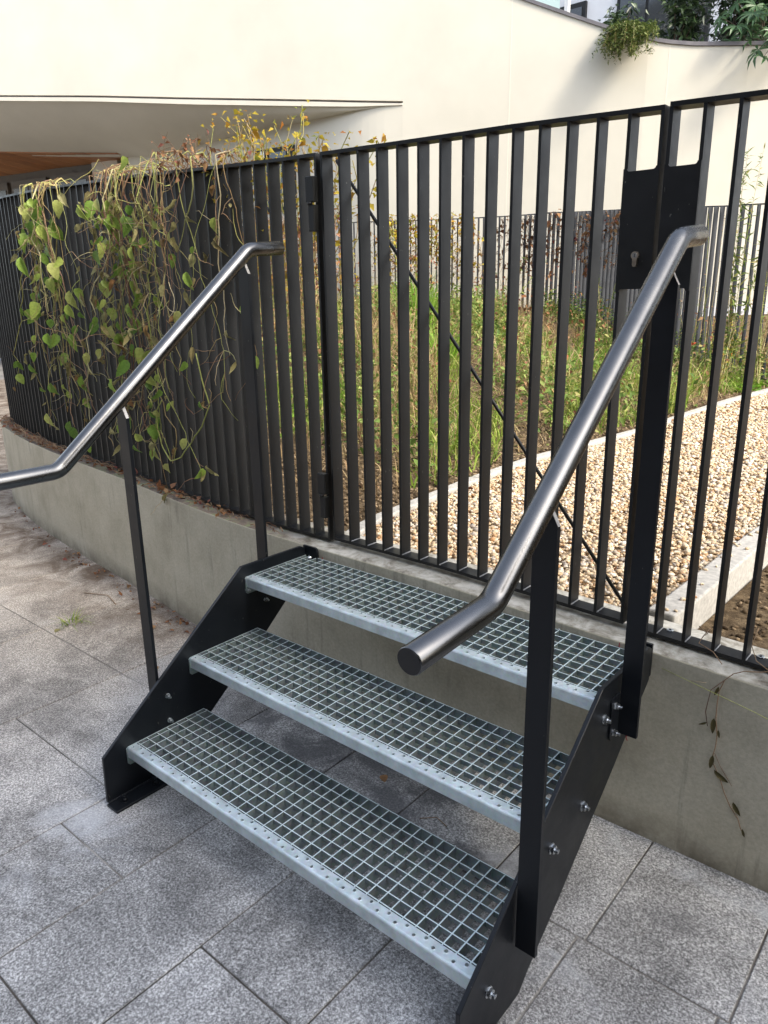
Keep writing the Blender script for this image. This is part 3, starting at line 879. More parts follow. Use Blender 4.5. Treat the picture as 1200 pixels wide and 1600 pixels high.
# handrails ------------------------------------------------------
def rail_pts(X, y0, z0, y1, z1, y2, z2, y3, z3):
    """Mitred tube made of three straight runs with tight bends."""
    P_ = [Vector((X, y0, z0)), Vector((X, y1, z1)), Vector((X, y2, z2)), Vector((X, y3, z3))]
    out = [P_[0]]
    for i_ in (1, 2):
        a, b_, c_ = P_[i_ - 1], P_[i_], P_[i_ + 1]
        d1 = (a - b_).normalized(); d2 = (c_ - b_).normalized(); r = .020
        p1, p2 = b_ + d1 * r, b_ + d2 * r
        for k in range(7):
            t = k / 6
            out.append(p1 * (1 - t) ** 2 + b_ * 2 * t * (1 - t) + p2 * t ** 2)
    out.append(P_[3])
    return out
TR = 0.0205
def handrail(X, *a):
    mb = MB(); pts = rail_pts(X, *a)
    d0 = (pts[0] - pts[1]).normalized(); d1 = (pts[-1] - pts[-2]).normalized()
    pts = [pts[0] + d0 * .0] + pts[1:-1] + [pts[-1] + d1 * .0]
    pts = [pts[0], pts[0] - d0 * .002] + pts[1:-1] + [pts[-1] - d1 * .006, pts[-1]]
    rs = [TR - .0012] + [TR] * (len(pts) - 2) + [TR - .006]
    mb.tube(pts, rs, 40)
    o_ = P0(mb.build('handrail', 'brushed_steel', stair), stair)
    m_ = MB(); m_.tube([pts[0] + d0 * .0006, pts[0] - d0 * .002], TR - .0018, 28); m_.build('end_cap', 'dark_plastic', o_)
    return o_
hr_r = handrail(1.207, -.509, .775, -.314, .787, .318, 1.320, .425, 1.330)
hr_l = handrail(-.050, -.640, .815, -.331, .815, .324, 1.358, .455, 1.366)

def rail_z(X, y):
    if X > 1: return float(np.interp(y, [-.509, -.314, .318, .425], [.775, .787, 1.320, 1.330]))
    return float(np.interp(y, [-.64, -.331, .324, .455], [.815, .815, 1.358, 1.366]))

def post(X, side, y, zb, thick=.010, shift=.0):
    """Flat bar 42 x 10 mm, outer top corner cut off at an angle."""
    xi = 1.1845 if side > 0 else -.0315       # face nearest the side plate
    xo = xi + side * .0430
    zt = rail_z(X, y) - TR + .002
    ch = .026
    mb = MB()
    xm = X + (-side) * 0.004
    if side > 0:
        poly = [(xi, zb), (xo, zb), (xo, zt - .030), (xo - .017, zt + .002), (xi, zt + .002)]
    else:
        # for the far rail the bevel shows on the inner corner
        poly = [(xo, zb), (xi, zb), (xi, zt - .030), (xi - .017, zt + .002), (xo, zt + .002)]
    mb.extrude(poly, 1, y, y + thick)
    o_ = P0(mb.build('post', 'stair_paint', stair), stair)
    # bare metal on the cut corner
    m_ = MB()
    if side > 0: a, b_ = (xo, zt - .030), (xo - .017, zt + .002)
    else: a, b_ = (xi, zt - .030), (xi - .017, zt + .002)
    e = .0006 * side if side > 0 else .0006
    m_.add([(a[0] + e, y + .0005, a[1]), (a[0] + e, y + thick - .0005, a[1]), (b_[0] + e, y + thick - .0005, b_[1]), (b_[0] + e, y + .0005, b_[1])], [(0, 1, 2, 3)])
    m_.build('bare_cut', 'bare_metal', o_)
    return o_
p1 = post(1.207, 1, -.157, .010)
p2 = post(1.207, 1, .275, .266)
p3 = post(-.050, -1, -.142, .020)
p4 = post(-.050, -1, .300, .266)
# clamping brackets between posts and side plates
for (y, z0, z1, side, par) in ((.262, .262, .368, 1, p2), (.318, .262, .368, -1, p4), (-.125, .02, .12, -1, p3), (-.120, .012, .10, 1, p1)):
    xs_ = 1.180 if side > 0 else -.027
    mb = MB()
    yy = y if side > 0 else y
    if par is p2:
        mb.extrude([(y - .030, z0 + .010), (y - .030, z1 - .008), (y - .022, z1), (y + .012, z1), (y + .012, z0), (y - .022, z0)], 0, xs_ + .0005, xs_ + .0045)
        o_ = P0(mb.build('bracket', 'stair_paint', stair), stair)
        for z in (.279, .346): bolt(xs_ + .0045, y - .012, z, 1, .0068)
    else:
        mb.extrude([(y - .004, z0), (y - .004, z1), (y + .030, z1), (y + .030, z0)], 0, xs_ + side * .0005, xs_ + side * .0045)
        o_ = P0(mb.build('bracket', 'stair_paint', stair), stair)

# ------------------------------------------------------------------ garden ground
def curb_x(y): return float(np.interp(y, [.70, .823, .955, 1.27, 1.7, 2.27, 2.9, 3.4, 4.3, 5.1, 5.9, 7.5], [.0, -.04, -.065, -.085, -.115, -.116, -.046, .014, .03, .065, .14, .45]))
def curbr_x(y): return float(np.interp(y, [.70, .8, 1.5, 2.0, 3.5, 5, 7], [1.075, 1.085, 1.10, 1.125, 1.3, 1.75, 2.8]))
GRZ = 0.365
def zbed(x, y):
    d = np.maximum(0, np.interp(y, [.70, .823, .955, 1.27, 1.7, 2.27, 2.9, 3.4, 4.3, 5.1, 5.9, 7.5], [.0, -.04, -.065, -.085, -.115, -.116, -.046, .014, .03, .065, .14, .45]) - .08 - x)
    t = np.clip(d / 4.0, 0, 1)
    b_ = np.clip((y - 1.0) / 2.0, 0, 1)
    return .372 + .62 * (t * t * (3 - 2 * t)) * b_ + .012 * np.sin(x * 3.1 + 1) * np.sin(y * 2.7) + .02 * np.clip(d * 3, 0, 1)

# gravel bed sheet
ys = np.linspace(.685, 7.6, 60)
vs = []; fs = []
for y in ys: vs += [(curb_x(y) - .02, y, GRZ - .008), (curbr_x(y) + .02, y, GRZ - .008)]
for i_ in range(len(ys) - 1): fs.append((2 * i_, 2 * i_ + 1, 2 * i_ + 3, 2 * i_ + 2))
mb = MB(); mb.add(vs, fs); mb.build('gravel_path', 'gravel_base', kind='structure', label='path of pale rounded gravel behind the gate')

# planting bed: heightfield left of the kerb
nx, ny = 90, 80
V = []; idx = {}
yy = np.linspace(.62, 9.6, ny)
for j, y in enumerate(yy):
    x1 = curb_x(max(y, .70)) - .06
    for i_ in range(nx):
        x = x1 - (i_ / (nx - 1)) ** 1.5 * (11.0)
        V.append((x, y, float(zbed(x, y)) + random.uniform(-.008, .008)))
F = []
def wall_back_y(x):
    return float(np.interp(x, [p_.x for p_ in WB_], [p_.y for p_ in WB_]))
WB_ = [p_ for p_ in offset(WP, 0.1)]
for j in range(ny - 1):
    for i_ in range(nx - 1):
        a = j * nx + i_
        cx_ = V[a][0]; cy_ = V[a][1]
        if cx_ < -3.74 or cy_ < float(np.interp(cx_, [p_.x for p_ in WP], [p_.y for p_ in WP])) + .09: continue
        F.append((a, a + nx, a + nx + 1, a + 1))
quads_mesh('planting_bed', np.array(V), np.array(F), 'soil', smooth=True, kind='structure', label='rising bed of brown soil behind the railings')
# the bank goes on behind the wall further left
mb = MB(); mb.add([(-3.70, 1.45, .40), (-3.70, 9.6, .96), (-7, 9.6, .97), (-10.4, 9.6, .97), (-10.4, 6.2, .60), (-7, 4.3, .45), (-5.15, 3.2, .40), (-4.1, 2.5, .40)], [(0, 1, 7), (1, 6, 7), (1, 2, 6), (2, 5, 6), (2, 3, 5), (3, 4, 5)])
mb.build('planting_bed', 'soil', kind='structure')
mb = MB(); mb.add([(1.16, .66, .298), (6, .66, .298), (6, 7.5, .33), (2.9, 7.5, .33), (1.38, 3.5, .30), (1.2, 2.0, .298)], [(0, 1, 2, 3, 4, 5)]); mb.build('soil_strip', 'soil', kind='structure')
mb = MB(); mb.add([(-14, 7.0, .96), (6, 7.5, .33), (6, 12, .9), (-14, 12, .97)], [(0, 1, 2, 3)]); 
mb.build('garden_ground', 'soil', kind='structure')

# kerbs made of stones about a metre long
def kerb(fx, w, ztop, zbot, y0, y1, lab):
    root = empty('kerb', (fx(y0), y0, ztop), label=lab, category='kerb')
    y = y0
    while y < y1:
        ye = min(y + 1.0, y1)
        cs = [Vector((fx(t_), t_)) for t_ in np.linspace(y + .003, ye - .003, 9)]
        front = cs; back = offset(cs, w)
        mb = MB(); strip(mb, [p_ for p_ in front], back, lambda p_: zbot, lambda p_: ztop)
        o_ = P0(mb.build('kerb_stone', 'kerb_concrete', root), root)
        bv_ = o_.modifiers.new('edge', 'BEVEL'); bv_.width = .006; bv_.segments = 2; bv_.limit_method = 'ANGLE'; bv_.angle_limit = rad(50)
        y = ye
kerb(lambda y: curb_x(y), .055, GRZ + .024, .2, .695, 7.2, 'pale concrete kerb between the gravel and the planted bank')
kerb(lambda y: curbr_x(y) + .078, .078, GRZ + .030, .2, .690, 7.2, 'raised concrete kerb between the gravel and bare soil at right')

# pebbles: one mesh of many small rounded stones
def rocks(name, P_, S, material, flat=.62, **kw):
    n = len(P_)
    ph = (1 + 5 ** .5) / 2
    ico = np.array([(-1, ph, 0), (1, ph, 0), (-1, -ph, 0), (1, -ph, 0), (0, -1, ph), (0, 1, ph), (0, -1, -ph), (0, 1, -ph), (ph, 0, -1), (ph, 0, 1), (-ph, 0, -1), (-ph, 0, 1)]) / 1.9
    icf = np.array([(0, 11, 5), (0, 5, 1), (0, 1, 7), (0, 7, 10), (0, 10, 11), (1, 5, 9), (5, 11, 4), (11, 10, 2), (10, 7, 6), (7, 1, 8), (3, 9, 4), (3, 4, 2), (3, 2, 6), (3, 6, 8), (3, 8, 9), (4, 9, 5), (2, 4, 11), (6, 2, 10), (8, 6, 7), (9, 8, 1)])
    V_ = ico[None] * (1 + RNG.uniform(-.22, .22, (n, 12, 1)))
    V_ = V_ * np.stack([RNG.uniform(.8, 1.35, n), RNG.uniform(.6, 1.0, n), RNG.uniform(flat - .15, flat + .15, n)], 1)[:, None, :]
    a = RNG.uniform(0, 2 * np.pi, n); t = RNG.normal(0, .35, n)
    ca, sa, ct, st_ = np.cos(a), np.sin(a), np.cos(t), np.sin(t)
    x, y, z = V_[..., 0], V_[..., 1], V_[..., 2]
    y, z = y * ct[:, None] - z * st_[:, None], y * st_[:, None] + z * ct[:, None]
    x, y = x * ca[:, None] - y * sa[:, None], x * sa[:, None] + y * ca[:, None]
    V_ = np.stack([x, y, z], -1) * S[:, None, None] + P_[:, None, :]
    F_ = (icf[None] + (np.arange(n) * 12)[:, None, None]).reshape(-1, 3)
    return quads_mesh(name, V_.reshape(-1, 3), F_, material, smooth=True, **kw)

pts = []
def scat(n, y0, y1, s0, s1, dz=.006):
    y = RNG.uniform(y0, y1, n)
    xa = np.array([curb_x(t_) for t_ in y]) + .008; xb = np.array([curbr_x(t_) for t_ in y]) - .006
    x = xa + (xb - xa) * RNG.uniform(0, 1, n)
    s = RNG.uniform(s0, s1, n) * RNG.choice([.75, 1, 1, 1.25], n)
    z = GRZ - .004 + RNG.uniform(0, dz, n)
    return np.stack([x, y, z], 1), s
A1 = scat(16000, .70, 2.2, .0055, .0105, .014)
A2 = scat(16000, 2.2, 4.6, .007, .0125, .014)
A3 = scat(8000, 4.6, 7.2, .010, .016, .010)
rocks('gravel', np.concatenate([A1[0], A2[0], A3[0]]), np.concatenate([A1[1], A2[1], A3[1]]), 'pebbles', kind='stuff', label='pale rounded pebbles of the path', category='gravel')
# stones kicked on to the kerb and the coping, leaves blown over the gravel
n = 70; yk = RNG.uniform(.70, 3.2, n) ** 1.0; xk = np.array([curbr_x(t_) for t_ in yk]) + RNG.uniform(.005, .07, n)
rocks('loose_pebbles', np.stack([xk, yk, np.full(n, GRZ + .033)], 1), RNG.uniform(.004, .009, n), 'pebbles', kind='stuff', label='loose pebbles lying on the kerb and coping', category='gravel')
# soil clods
n = 9000
y = RNG.uniform(.72, 5.5, n) ** 1.0; cxs = np.array([curb_x(t_) for t_ in y]) - .09
x = cxs - RNG.exponential(.55, n); ok = x > -3.4; x, y = x[ok], y[ok]
okk = y > np.interp(x, [p_.x for p_ in WP if p_.x > -3.5], [p_.y for p_ in WP if p_.x > -3.5]) + .22
x, y = x[okk], y[okk]
z = zbed(x, y) + .002
PA = np.stack([x, y, z], 1); SA = RNG.uniform(.004, .013, len(x))
n = 3500
PB = np.stack([RNG.uniform(1.2, 2.6, n), RNG.uniform(.68, 3.2, n), np.full(n, .300)], 1); SB = RNG.uniform(.004, .012, n)
rocks('soil_clods', np.concatenate([PA, PB]), np.concatenate([SA, SB]), 'clods', kind='stuff', label='crumbs of dry brown soil', category='soil')

# ------------------------------------------------------------------ vegetation generators
def blades(name, P_, Hh, Wd, lean, material, seg=4, curl=1.0, dirs=None, **kw):
    """Curved tapering blades, one strip each (numpy)."""
    n = len(P_)
    a = RNG.uniform(0, 2 * np.pi, n) if dirs is None else dirs
    ln = np.abs(RNG.normal(lean, lean * .5, n))
    t = np.linspace(0, 1, seg + 1)
    out = (ln[:, None] * (t ** 1.8)[None] * curl) * Hh[:, None]
    up = np.sqrt(np.clip((t[None] * Hh[:, None]) ** 2 - (out * .8) ** 2, (t[None] * Hh[:, None] * .25) ** 2, None))
    cx_ = P_[:, 0, None] + np.cos(a)[:, None] * out
    cy_ = P_[:, 1, None] + np.sin(a)[:, None] * out
    cz_ = P_[:, 2, None] + up
    tw = a + np.pi / 2 + RNG.normal(0, .9, n)
    w = Wd[:, None] * (1 - t[None] ** 1.6) * .5 + .0002
    dx, dy = np.cos(tw)[:, None] * w, np.sin(tw)[:, None] * w
    Va = np.stack([cx_ - dx, cy_ - dy, cz_], -1); Vb = np.stack([cx_ + dx, cy_ + dy, cz_], -1)
    V_ = np.stack([Va, Vb], 2).reshape(n, -1, 3)      # (n, (seg+1)*2, 3)
    k = np.arange(seg)
    f0 = np.stack([2 * k, 2 * k + 1, 2 * k + 3, 2 * k + 2], 1)
    F_ = (f0[None] + (np.arange(n) * (seg + 1) * 2)[:, None, None]).reshape(-1, 4)
    return quads_mesh(name, V_.reshape(-1, 3), F_, material, **kw)

def leaf_cloud(P_, S, material, name, ratio=.5, droop=.4, fold=.25, up=None, **kw):
    """Folded diamond leaves, 2 quads each."""
    n = len(P_)
    a = RNG.uniform(0, 2 * np.pi, n)
    el = RNG.normal(-droop, .5, n)
    d = np.stack([np.cos(a) * np.cos(el), np.sin(a) * np.cos(el), np.sin(el)], 1)
    s = np.cross(d, RNG.normal(0, 1, (n, 3)) * .5 + np.array([0, 0, 1.0])); s /= np.linalg.norm(s, axis=1)[:, None] + 1e-9
    nn = np.cross(s, d)
    S_ = S[:, None]
    base = P_; tip = P_ + d * S_ - nn * S_ * .12
    mid = P_ + d * S_ * .45
    l1 = P_ + d * S_ * .35 + s * S_ * ratio * .5 + nn * S_ * fold * ratio
    r1 = P_ + d * S_ * .35 - s * S_ * ratio * .5 + nn * S_ * fold * ratio
    V_ = np.stack([base, l1, tip, r1, mid], 1)
    f0 = np.array([(0, 4, 1), (4, 2, 1), (0, 3, 4), (4, 3, 2)])
    F_ = (f0[None] + (np.arange(n) * 5)[:, None, None]).reshape(-1, 3)
    return quads_mesh(name, V_.reshape(-1, 3), F_, material, **kw)

def bank_pts(n, x0, x1, y0, y1):
    x = RNG.uniform(x0, x1, n); y = RNG.uniform(y0, y1, n)
    cx_ = np.interp(y, [.70, .823, .955, 1.27, 1.7, 2.27, 2.9, 3.4, 4.3, 5.1, 5.9, 7.5], [.0, -.04, -.065, -.085, -.115, -.116, -.046, .014, .03, .065, .14, .45]) - .12
    wy_ = np.interp(x, [p_.x for p_ in WP], [p_.y for p_ in WP]) + .26
    ok = (x < cx_) & (y > wy_)
    x, y = x[ok], y[ok]
    return np.stack([x, y, zbed(x, y)], 1)

def patchy(P_, scale, thr, seed):
    s1 = np.sin(P_[:, 0] * scale + seed) * np.cos(P_[:, 1] * scale * 1.3 - seed * 2) + .6 * np.sin(P_[:, 0] * scale * 2.3 + P_[:, 1] * scale * 1.9 + seed * 5)
    return P_[s1 > thr]

def hs(n, a, b_): return RNG.uniform(a, b_, n)

# low litter, dry straw, green undergrowth: nobody could count these
P_ = bank_pts(16000, -6.5, 1.0, 1.0, 8.0); P_ = patchy(P_, 2.0, -.7, 1.0)
blades('dry_litter', P_, hs(len(P_), .06, .20), hs(len(P_), .003, .008), 1.4, 'straw', 3, kind='stuff', label='matted straw and stalks lying on the bank', category='litter')
P_ = bank_pts(15000, -6.5, 1.2, 2.2, 8.5); P_ = patchy(P_, 1.7, .25, 2.2)
blades('dry_grass', P_, hs(len(P_), .12, .46), hs(len(P_), .004, .010), 1.2, 'straw', 4, kind='stuff', label='tall bleached dry grass on the bank behind the gate', category='dry grass')
P_ = bank_pts(5500, -5.5, -.9, 1.8, 4.2); P_ = patchy(P_, 2.2, .1, 3.3)
blades('dry_grass', P_, hs(len(P_), .2, .65), hs(len(P_), .003, .008), .9, 'straw', 4, kind='stuff', label='dense dry stalks behind the left half of the gate', category='dry grass')
P_ = bank_pts(40000, -6.0, 1.2, 1.3, 8.0); P_ = patchy(P_, 2.4, -.1, 4.0)
blades('green_grass', P_, hs(len(P_), .08, .26), hs(len(P_), .005, .011), .9, 'green_grass', 3, kind='stuff', label='green grass growing through the dry stalks', category='grass')
P_ = bank_pts(42000, -6.0, 1.2, 1.5, 8.0); P_ = patchy(P_, 1.9, -.2, 6.0)
P_ = P_ + np.stack([np.zeros(len(P_)), np.zeros(len(P_)), RNG.uniform(.02, .42, len(P_)) ** 1.3], 1)
leaf_cloud(P_, hs(len(P_), .025, .065), 'weed_leaf', 'ground_cover', .5, .1, kind='stuff', label='leafy green weeds covering the bank', category='weeds')
P_ = bank_pts(4500, -5.5, .8, 2.4, 7.8); P_ = patchy(P_, 2.7, .1, 9.0)
P_ = P_ + np.stack([np.zeros(len(P_)), np.zeros(len(P_)), RNG.uniform(.02, .7, len(P_))], 1)
leaf_cloud(P_, hs(len(P_), .02, .05), 'dead_leaf', 'dead_leaves', .6, .5, kind='stuff', label='brown dead leaves caught among the stalks', category='dead leaves')

n = 90; yk = RNG.uniform(.72, 5.5, n); xk = np.array([curb_x(t_) for t_ in yk]) + RNG.uniform(.0, 1.05, n) ** 1.4
leaf_cloud(np.stack([xk, yk, np.full(n, GRZ + .014)], 1), hs(n, .015, .04), 'dead_leaf', 'leaf_litter', .5, 0, kind='stuff', label='dry leaves scattered over the gravel', category='dead leaves')
# separate clumps that can be told apart
def clump(x, y, n, h, w, lean, material, lab, cat='grass clump', name='grass_clump', z=None, group=None, r=.05):
    z = float(zbed(x, y)) if z is None else z
    P_ = np.stack([x + np.clip(RNG.normal(0, r, n), -1.5 * r, 1.5 * r), y + np.clip(RNG.normal(0, r, n), -1.5 * r, 1.5 * r), np.full(n, z - .01)], 1)
    a = np.arctan2(P_[:, 1] - y, P_[:, 0] - x) + RNG.normal(0, .5, n)
    return blades(name, P_, hs(n, h * .6, h), hs(n, w * .7, w), lean, material, 5, dirs=a, label=lab, category=cat, group=group)
clump(-.17, 4.25, 70, .34, .016, .7, 'green_grass', 'sword leaved green clump by the kerb behind the steel post', r=.06)
clump(-.30, 5.1, 60, .34, .016, .7, 'green_grass', 'pale green arching clump at the right, below the orange poppy')
clump(-1.26, 2.93, 60, .26, .014, .6, 'green_grass', 'small spiky green tuft in bare soil beyond the brace')
clump(-1.38, 5.1, 260, .24, .008, .5, 'bright_grass', 'bright lime green lawn tuft in the middle of the bank', r=.17)
clump(-1.05, 5.2, 200, .20, .008, .5, 'bright_grass', 'bright lime green grass right of the lawn tuft', r=.13)
clump(-1.55, 2.35, 170, .30, .010, .45, 'bright_grass', 'upright bright green grass behind the middle bars', r=.09)
clump(-2.15, 2.1, 170, .30, .010, .5, 'green_grass', 'green grass tuft behind the hinge side of the gate', r=.10)
clump(-2.75, 4.6, 160, .62, .014, .35, 'bright_grass', 'tall light green blades behind the upper brace', r=.09)
clump(-1.85, 3.8, 90, .42, .022, .55, 'bright_grass', 'broad leaved fresh green fan beside the brace', r=.05)

# broad clover-like leaves by the kerb at right
P_ = np.stack([RNG.uniform(-.40, .05, 260), RNG.uniform(5.4, 6.2, 260), np.zeros(260)], 1); P_[:, 2] = zbed(P_[:, 0], P_[:, 1]) + RNG.uniform(.0, .05, 260)
leaf_cloud(P_, hs(len(P_), .04, .075), 'bright_grass', 'ground_creeper', .8, .1, label='flat green creeping plant just behind the far kerb', category='creeper')

def tall_weed(x, y, h, lab, leafm='weed_leaf', n=160, ls=.09, stems=3, spread=.12, name='tall_weed', z=None, lean=(0, 0), ratio=.2, group=None, bare=.1):
    z0 = float(zbed(x, y)) if z is None else z
    root = empty(name, (x, y, z0), label=lab, category='weed', group=group)
    mb = MB(); LP = []
    for s in range(stems):
        a = random.uniform(0, 6.28); sp = spread * random.uniform(.3, 1)
        pts_ = []
        for k in range(7):
            t = k / 6
            pts_.append(Vector((math.cos(a) * sp * t + lean[0] * t * t + random.uniform(-.008, .008), math.sin(a) * sp * t + lean[1] * t * t + random.uniform(-.008, .008), h * t * random.uniform(.97, 1.0))))
        mb.tube(pts_, [.004 * (1 - .7 * k / 6) for k in range(7)], 5, False)
        for _ in range(n // stems):
            t = random.uniform(bare, 1.0) * 5.999; i_ = int(t); f_ = t - i_
            LP.append(pts_[i_] * (1 - f_) + pts_[i_ + 1] * f_)
    mb.build('stem', 'vine_stem', root)
    LP = np.array([tuple(p_) for p_ in LP]); s_ = hs(len(LP), ls * .5, ls) * (1 - .5 * (LP[:, 2] / h))
    leaf_cloud(LP, s_, leafm, 'leaves', ratio, -.2, parent=root, kind='stuff')
    return root
tall_weed(-.30, 6.15, 2.0, 'tallest green willow leaved weed at the right edge', n=620, ls=.16, stems=5, spread=.28, lean=(.16, 0), ratio=.17)
tall_weed(.02, 5.9, 1.1, 'shorter yellow green weed right of the tallest one', 'weed_leaf', 200, .08, 4, .22)
tall_weed(-.60, 6.35, 1.45, 'thin reddish dead stalk leaning left of the tall weed', 'dead_leaf', 90, .03, 2, .10, ratio=.5)
tall_weed(-.70, 6.1, .80, 'dark bushy weed under the reddish stalk', 'weed_leaf', 240, .06, 6, .22)
tall_weed(-1.85, 6.75, .80, 'blue green feathery weed left of the lock plate', 'weed_leaf', 260, .09, 6, .3, ratio=.2)
tall_weed(-2.35, 5.4, .75, 'drooping green leafy stalk in the middle of the bank', 'weed_leaf', 220, .10, 5, .3, ratio=.25, lean=(.2, 0))
tall_weed(-3.2, 3.4, .90, 'brown seeded stalk bundle behind the centre of the gate', 'dead_leaf', 260, .04, 8, .25, ratio=.6)
tall_weed(-3.3, 5.2, 1.0, 'mixed green bush near the back fence', 'weed_leaf', 420, .06, 9, .4, ratio=.4)
tall_weed(-2.6, 2.6, .95, 'reddish brown stalk bundle behind the hinge', 'dead_leaf', 300, .05, 8, .2, ratio=.6)
tall_weed(-2.2, 2.9, .80, 'leafy green bush with yellow tips behind the second gate bars', 'weed_leaf', 320, .06, 7, .22, ratio=.4)
tall_weed(-2.9, 2.1, 1.1, 'straw coloured tall stems behind the left railing end', 'straw', 260, .06, 8, .25, ratio=.2)
tall_weed(-3.9, 4.3, 1.15, 'tall rusty bush against the back fence', 'dead_leaf', 500, .07, 10, .45, ratio=.6)
tall_weed(-.05, 6.0, 1.0, 'dusty pinkish dry bush at the right edge', 'straw', 420, .04, 12, .25, ratio=.5)
tall_weed(-.22, 5.6, .6, 'yellowing leafy plant at the right edge by the kerb', 'yellow_leaf', 160, .05, 8, .2, ratio=.4)
tall_weed(-1.38, 1.65, .26, 'round leaved green weed behind the third gate bar', 'bright_grass', 60, .07, 4, .12, ratio=.7)
# orange poppy
pr = empty('poppy', (-.58, 5.9, float(zbed(-.58, 5.9))), label='single orange poppy above the grass by the steel post', category='flower')
mb = MB(); mb.tube([(0, 0, 0), (.01, 0, .15), (.0, .01, .30)], .002, 5); mb.build('stem', 'green_grass', pr)
mb = MB()
for k in range(5):
    a = k * 2 * math.pi / 5
    mb.add([(0, .01, .295), (math.cos(a - .5) * .03, .01 + math.sin(a - .5) * .03, .315), (math.cos(a) * .042, .01 + math.sin(a) * .042, .322), (math.cos(a + .5) * .03, .01 + math.sin(a + .5) * .03, .315)], [(0, 1, 2, 3)])
mb.build('petals', 'poppy_petal', pr)

# ------------------------------------------------------------------ back fence
BF = [(.9, 6.25), (.04, 6.40), (-.27, 6.45), (-.64, 6.56), (-1.86, 7.32), (-3.13, 7.95), (-4.37, 7.72), (-5.3, 7.25), (-6.41, 6.7), (-8.5, 5.7), (-10.5, 4.8)]
BFz = lambda x: interp(x, [(-6.4, 2.2), (-3.1, 2.18), (-1.86, 2.085), (-.64, 1.97), (-.27, 1.95), (.9, 1.9)])
bfp = smooth_path(BF, .02)
bfence = empty('metal_fence', (-3, 7.9, .9), label='thin barred dark railing at the far side of the bank', category='fence')
def bf_base(x): return interp(x, [(-6, .92), (-3, .90), (-1.8, .72), (-.6, .42), (1, .36)])
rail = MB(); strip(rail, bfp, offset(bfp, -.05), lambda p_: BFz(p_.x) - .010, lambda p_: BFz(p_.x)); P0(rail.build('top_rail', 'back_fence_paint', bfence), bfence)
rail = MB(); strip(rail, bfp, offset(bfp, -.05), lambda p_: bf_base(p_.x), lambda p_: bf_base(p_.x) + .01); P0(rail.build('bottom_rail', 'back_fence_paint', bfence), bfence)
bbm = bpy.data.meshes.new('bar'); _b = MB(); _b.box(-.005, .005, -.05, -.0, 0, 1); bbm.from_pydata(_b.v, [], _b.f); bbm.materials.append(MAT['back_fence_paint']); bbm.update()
dist = 0; target = .03
for a, b_ in zip(bfp[:-1], bfp[1:]):
    sg = (b_ - a).length
    while target <= dist + sg:
        p_ = a + (b_ - a) * ((target - dist) / sg); d = (b_ - a).normalized()
        o_ = link('bar', bbm, bfence); o_.location = (p_.x, p_.y, bf_base(p_.x) + .01)
        # path runs right to left, so turn the bar round
        o_.rotation_euler = (0, 0, math.atan2(-d.y, -d.x)); o_.scale = (1, -1 * -1, BFz(p_.x) - bf_base(p_.x) - .02)
        P0(o_, bfence)
        target += .0735
    dist += sg
# dead creeper on the back fence
def hanging(name, path, n, size, material, zt, drop, lab, cat, jitter=.05, stem_n=40, power=1.0, ratio=.7):
    root = empty(name, (path[0][0], path[0][1], zt - drop), label=lab, category=cat)
    pl = [Vector(p_) for p_ in path]
    def pt(t):
        t = t * (len(pl) - 1); i_ = min(int(t), len(pl) - 2); return pl[i_] * (1 - (t - i_)) + pl[i_ + 1] * (t - i_)
    LP = []
    mb = MB()
    for k in range(stem_n):
        t = random.random(); q_ = pt(t); hgt = drop * random.uniform(.4, 1)
        pts_ = [(q_.x + random.uniform(-jitter, jitter) * (1 + i_ * .4), q_.y - .03 + random.uniform(-jitter, jitter) * .5, zt - hgt * i_ / 6 + random.uniform(0, .05)) for i_ in range(7)]
        mb.tube(pts_, .0028, 4, False)
        for _ in range(n // stem_n):
            i_ = min(5, int(6 * random.random() ** power)); f_ = random.random()
            LP.append([pts_[i_][j] * (1 - f_) + pts_[i_ + 1][j] * f_ + random.uniform(-.03, .03) for j in range(3)])
    P0(mb.build('stems', 'dry_stem', root, kind='stuff'), root)
    P0(leaf_cloud(np.array(LP), hs(len(LP), size * .5, size), material, 'leaves', ratio, .5, parent=root, kind='stuff'), root)
    return root
hanging('climber', [(-1.9, 7.3), (-2.6, 7.68)], 240, .07, 'dead_leaf', 2.06, .7, 'rusty dead climber on the far railing left of the lock plate', 'climber', stem_n=20)
hanging('climber', [(-2.7, 7.72), (-3.4, 7.9), (-3.9, 7.85)], 420, .08, 'dead_leaf', 2.14, .9, 'brown and orange climber hanging on the middle of the far railing', 'climber', stem_n=40)
hanging('climber', [(-4.2, 7.7), (-5.4, 7.15)], 900, .08, 'yellow_leaf', 2.22, 1.0, 'yellow green creeper covering the far railing behind the brace', 'climber', stem_n=60, jitter=.12)
hanging('climber', [(-4.4, 5.2), (-5.6, 4.6)], 1100, .08, 'dead_leaf', 2.05, 1.1, 'rust coloured tangle behind the hinge side of the gate', 'climber', stem_n=80, jitter=.2)
hanging('climber', [(-3.3, 2.5), (-2.9, 3.1), (-3.6, 3.3)], 500, .06, 'yellow_leaf', 1.75, 1.1, 'yellow and orange leafed bush rising behind the hinge', 'climber', stem_n=50, jitter=.14)

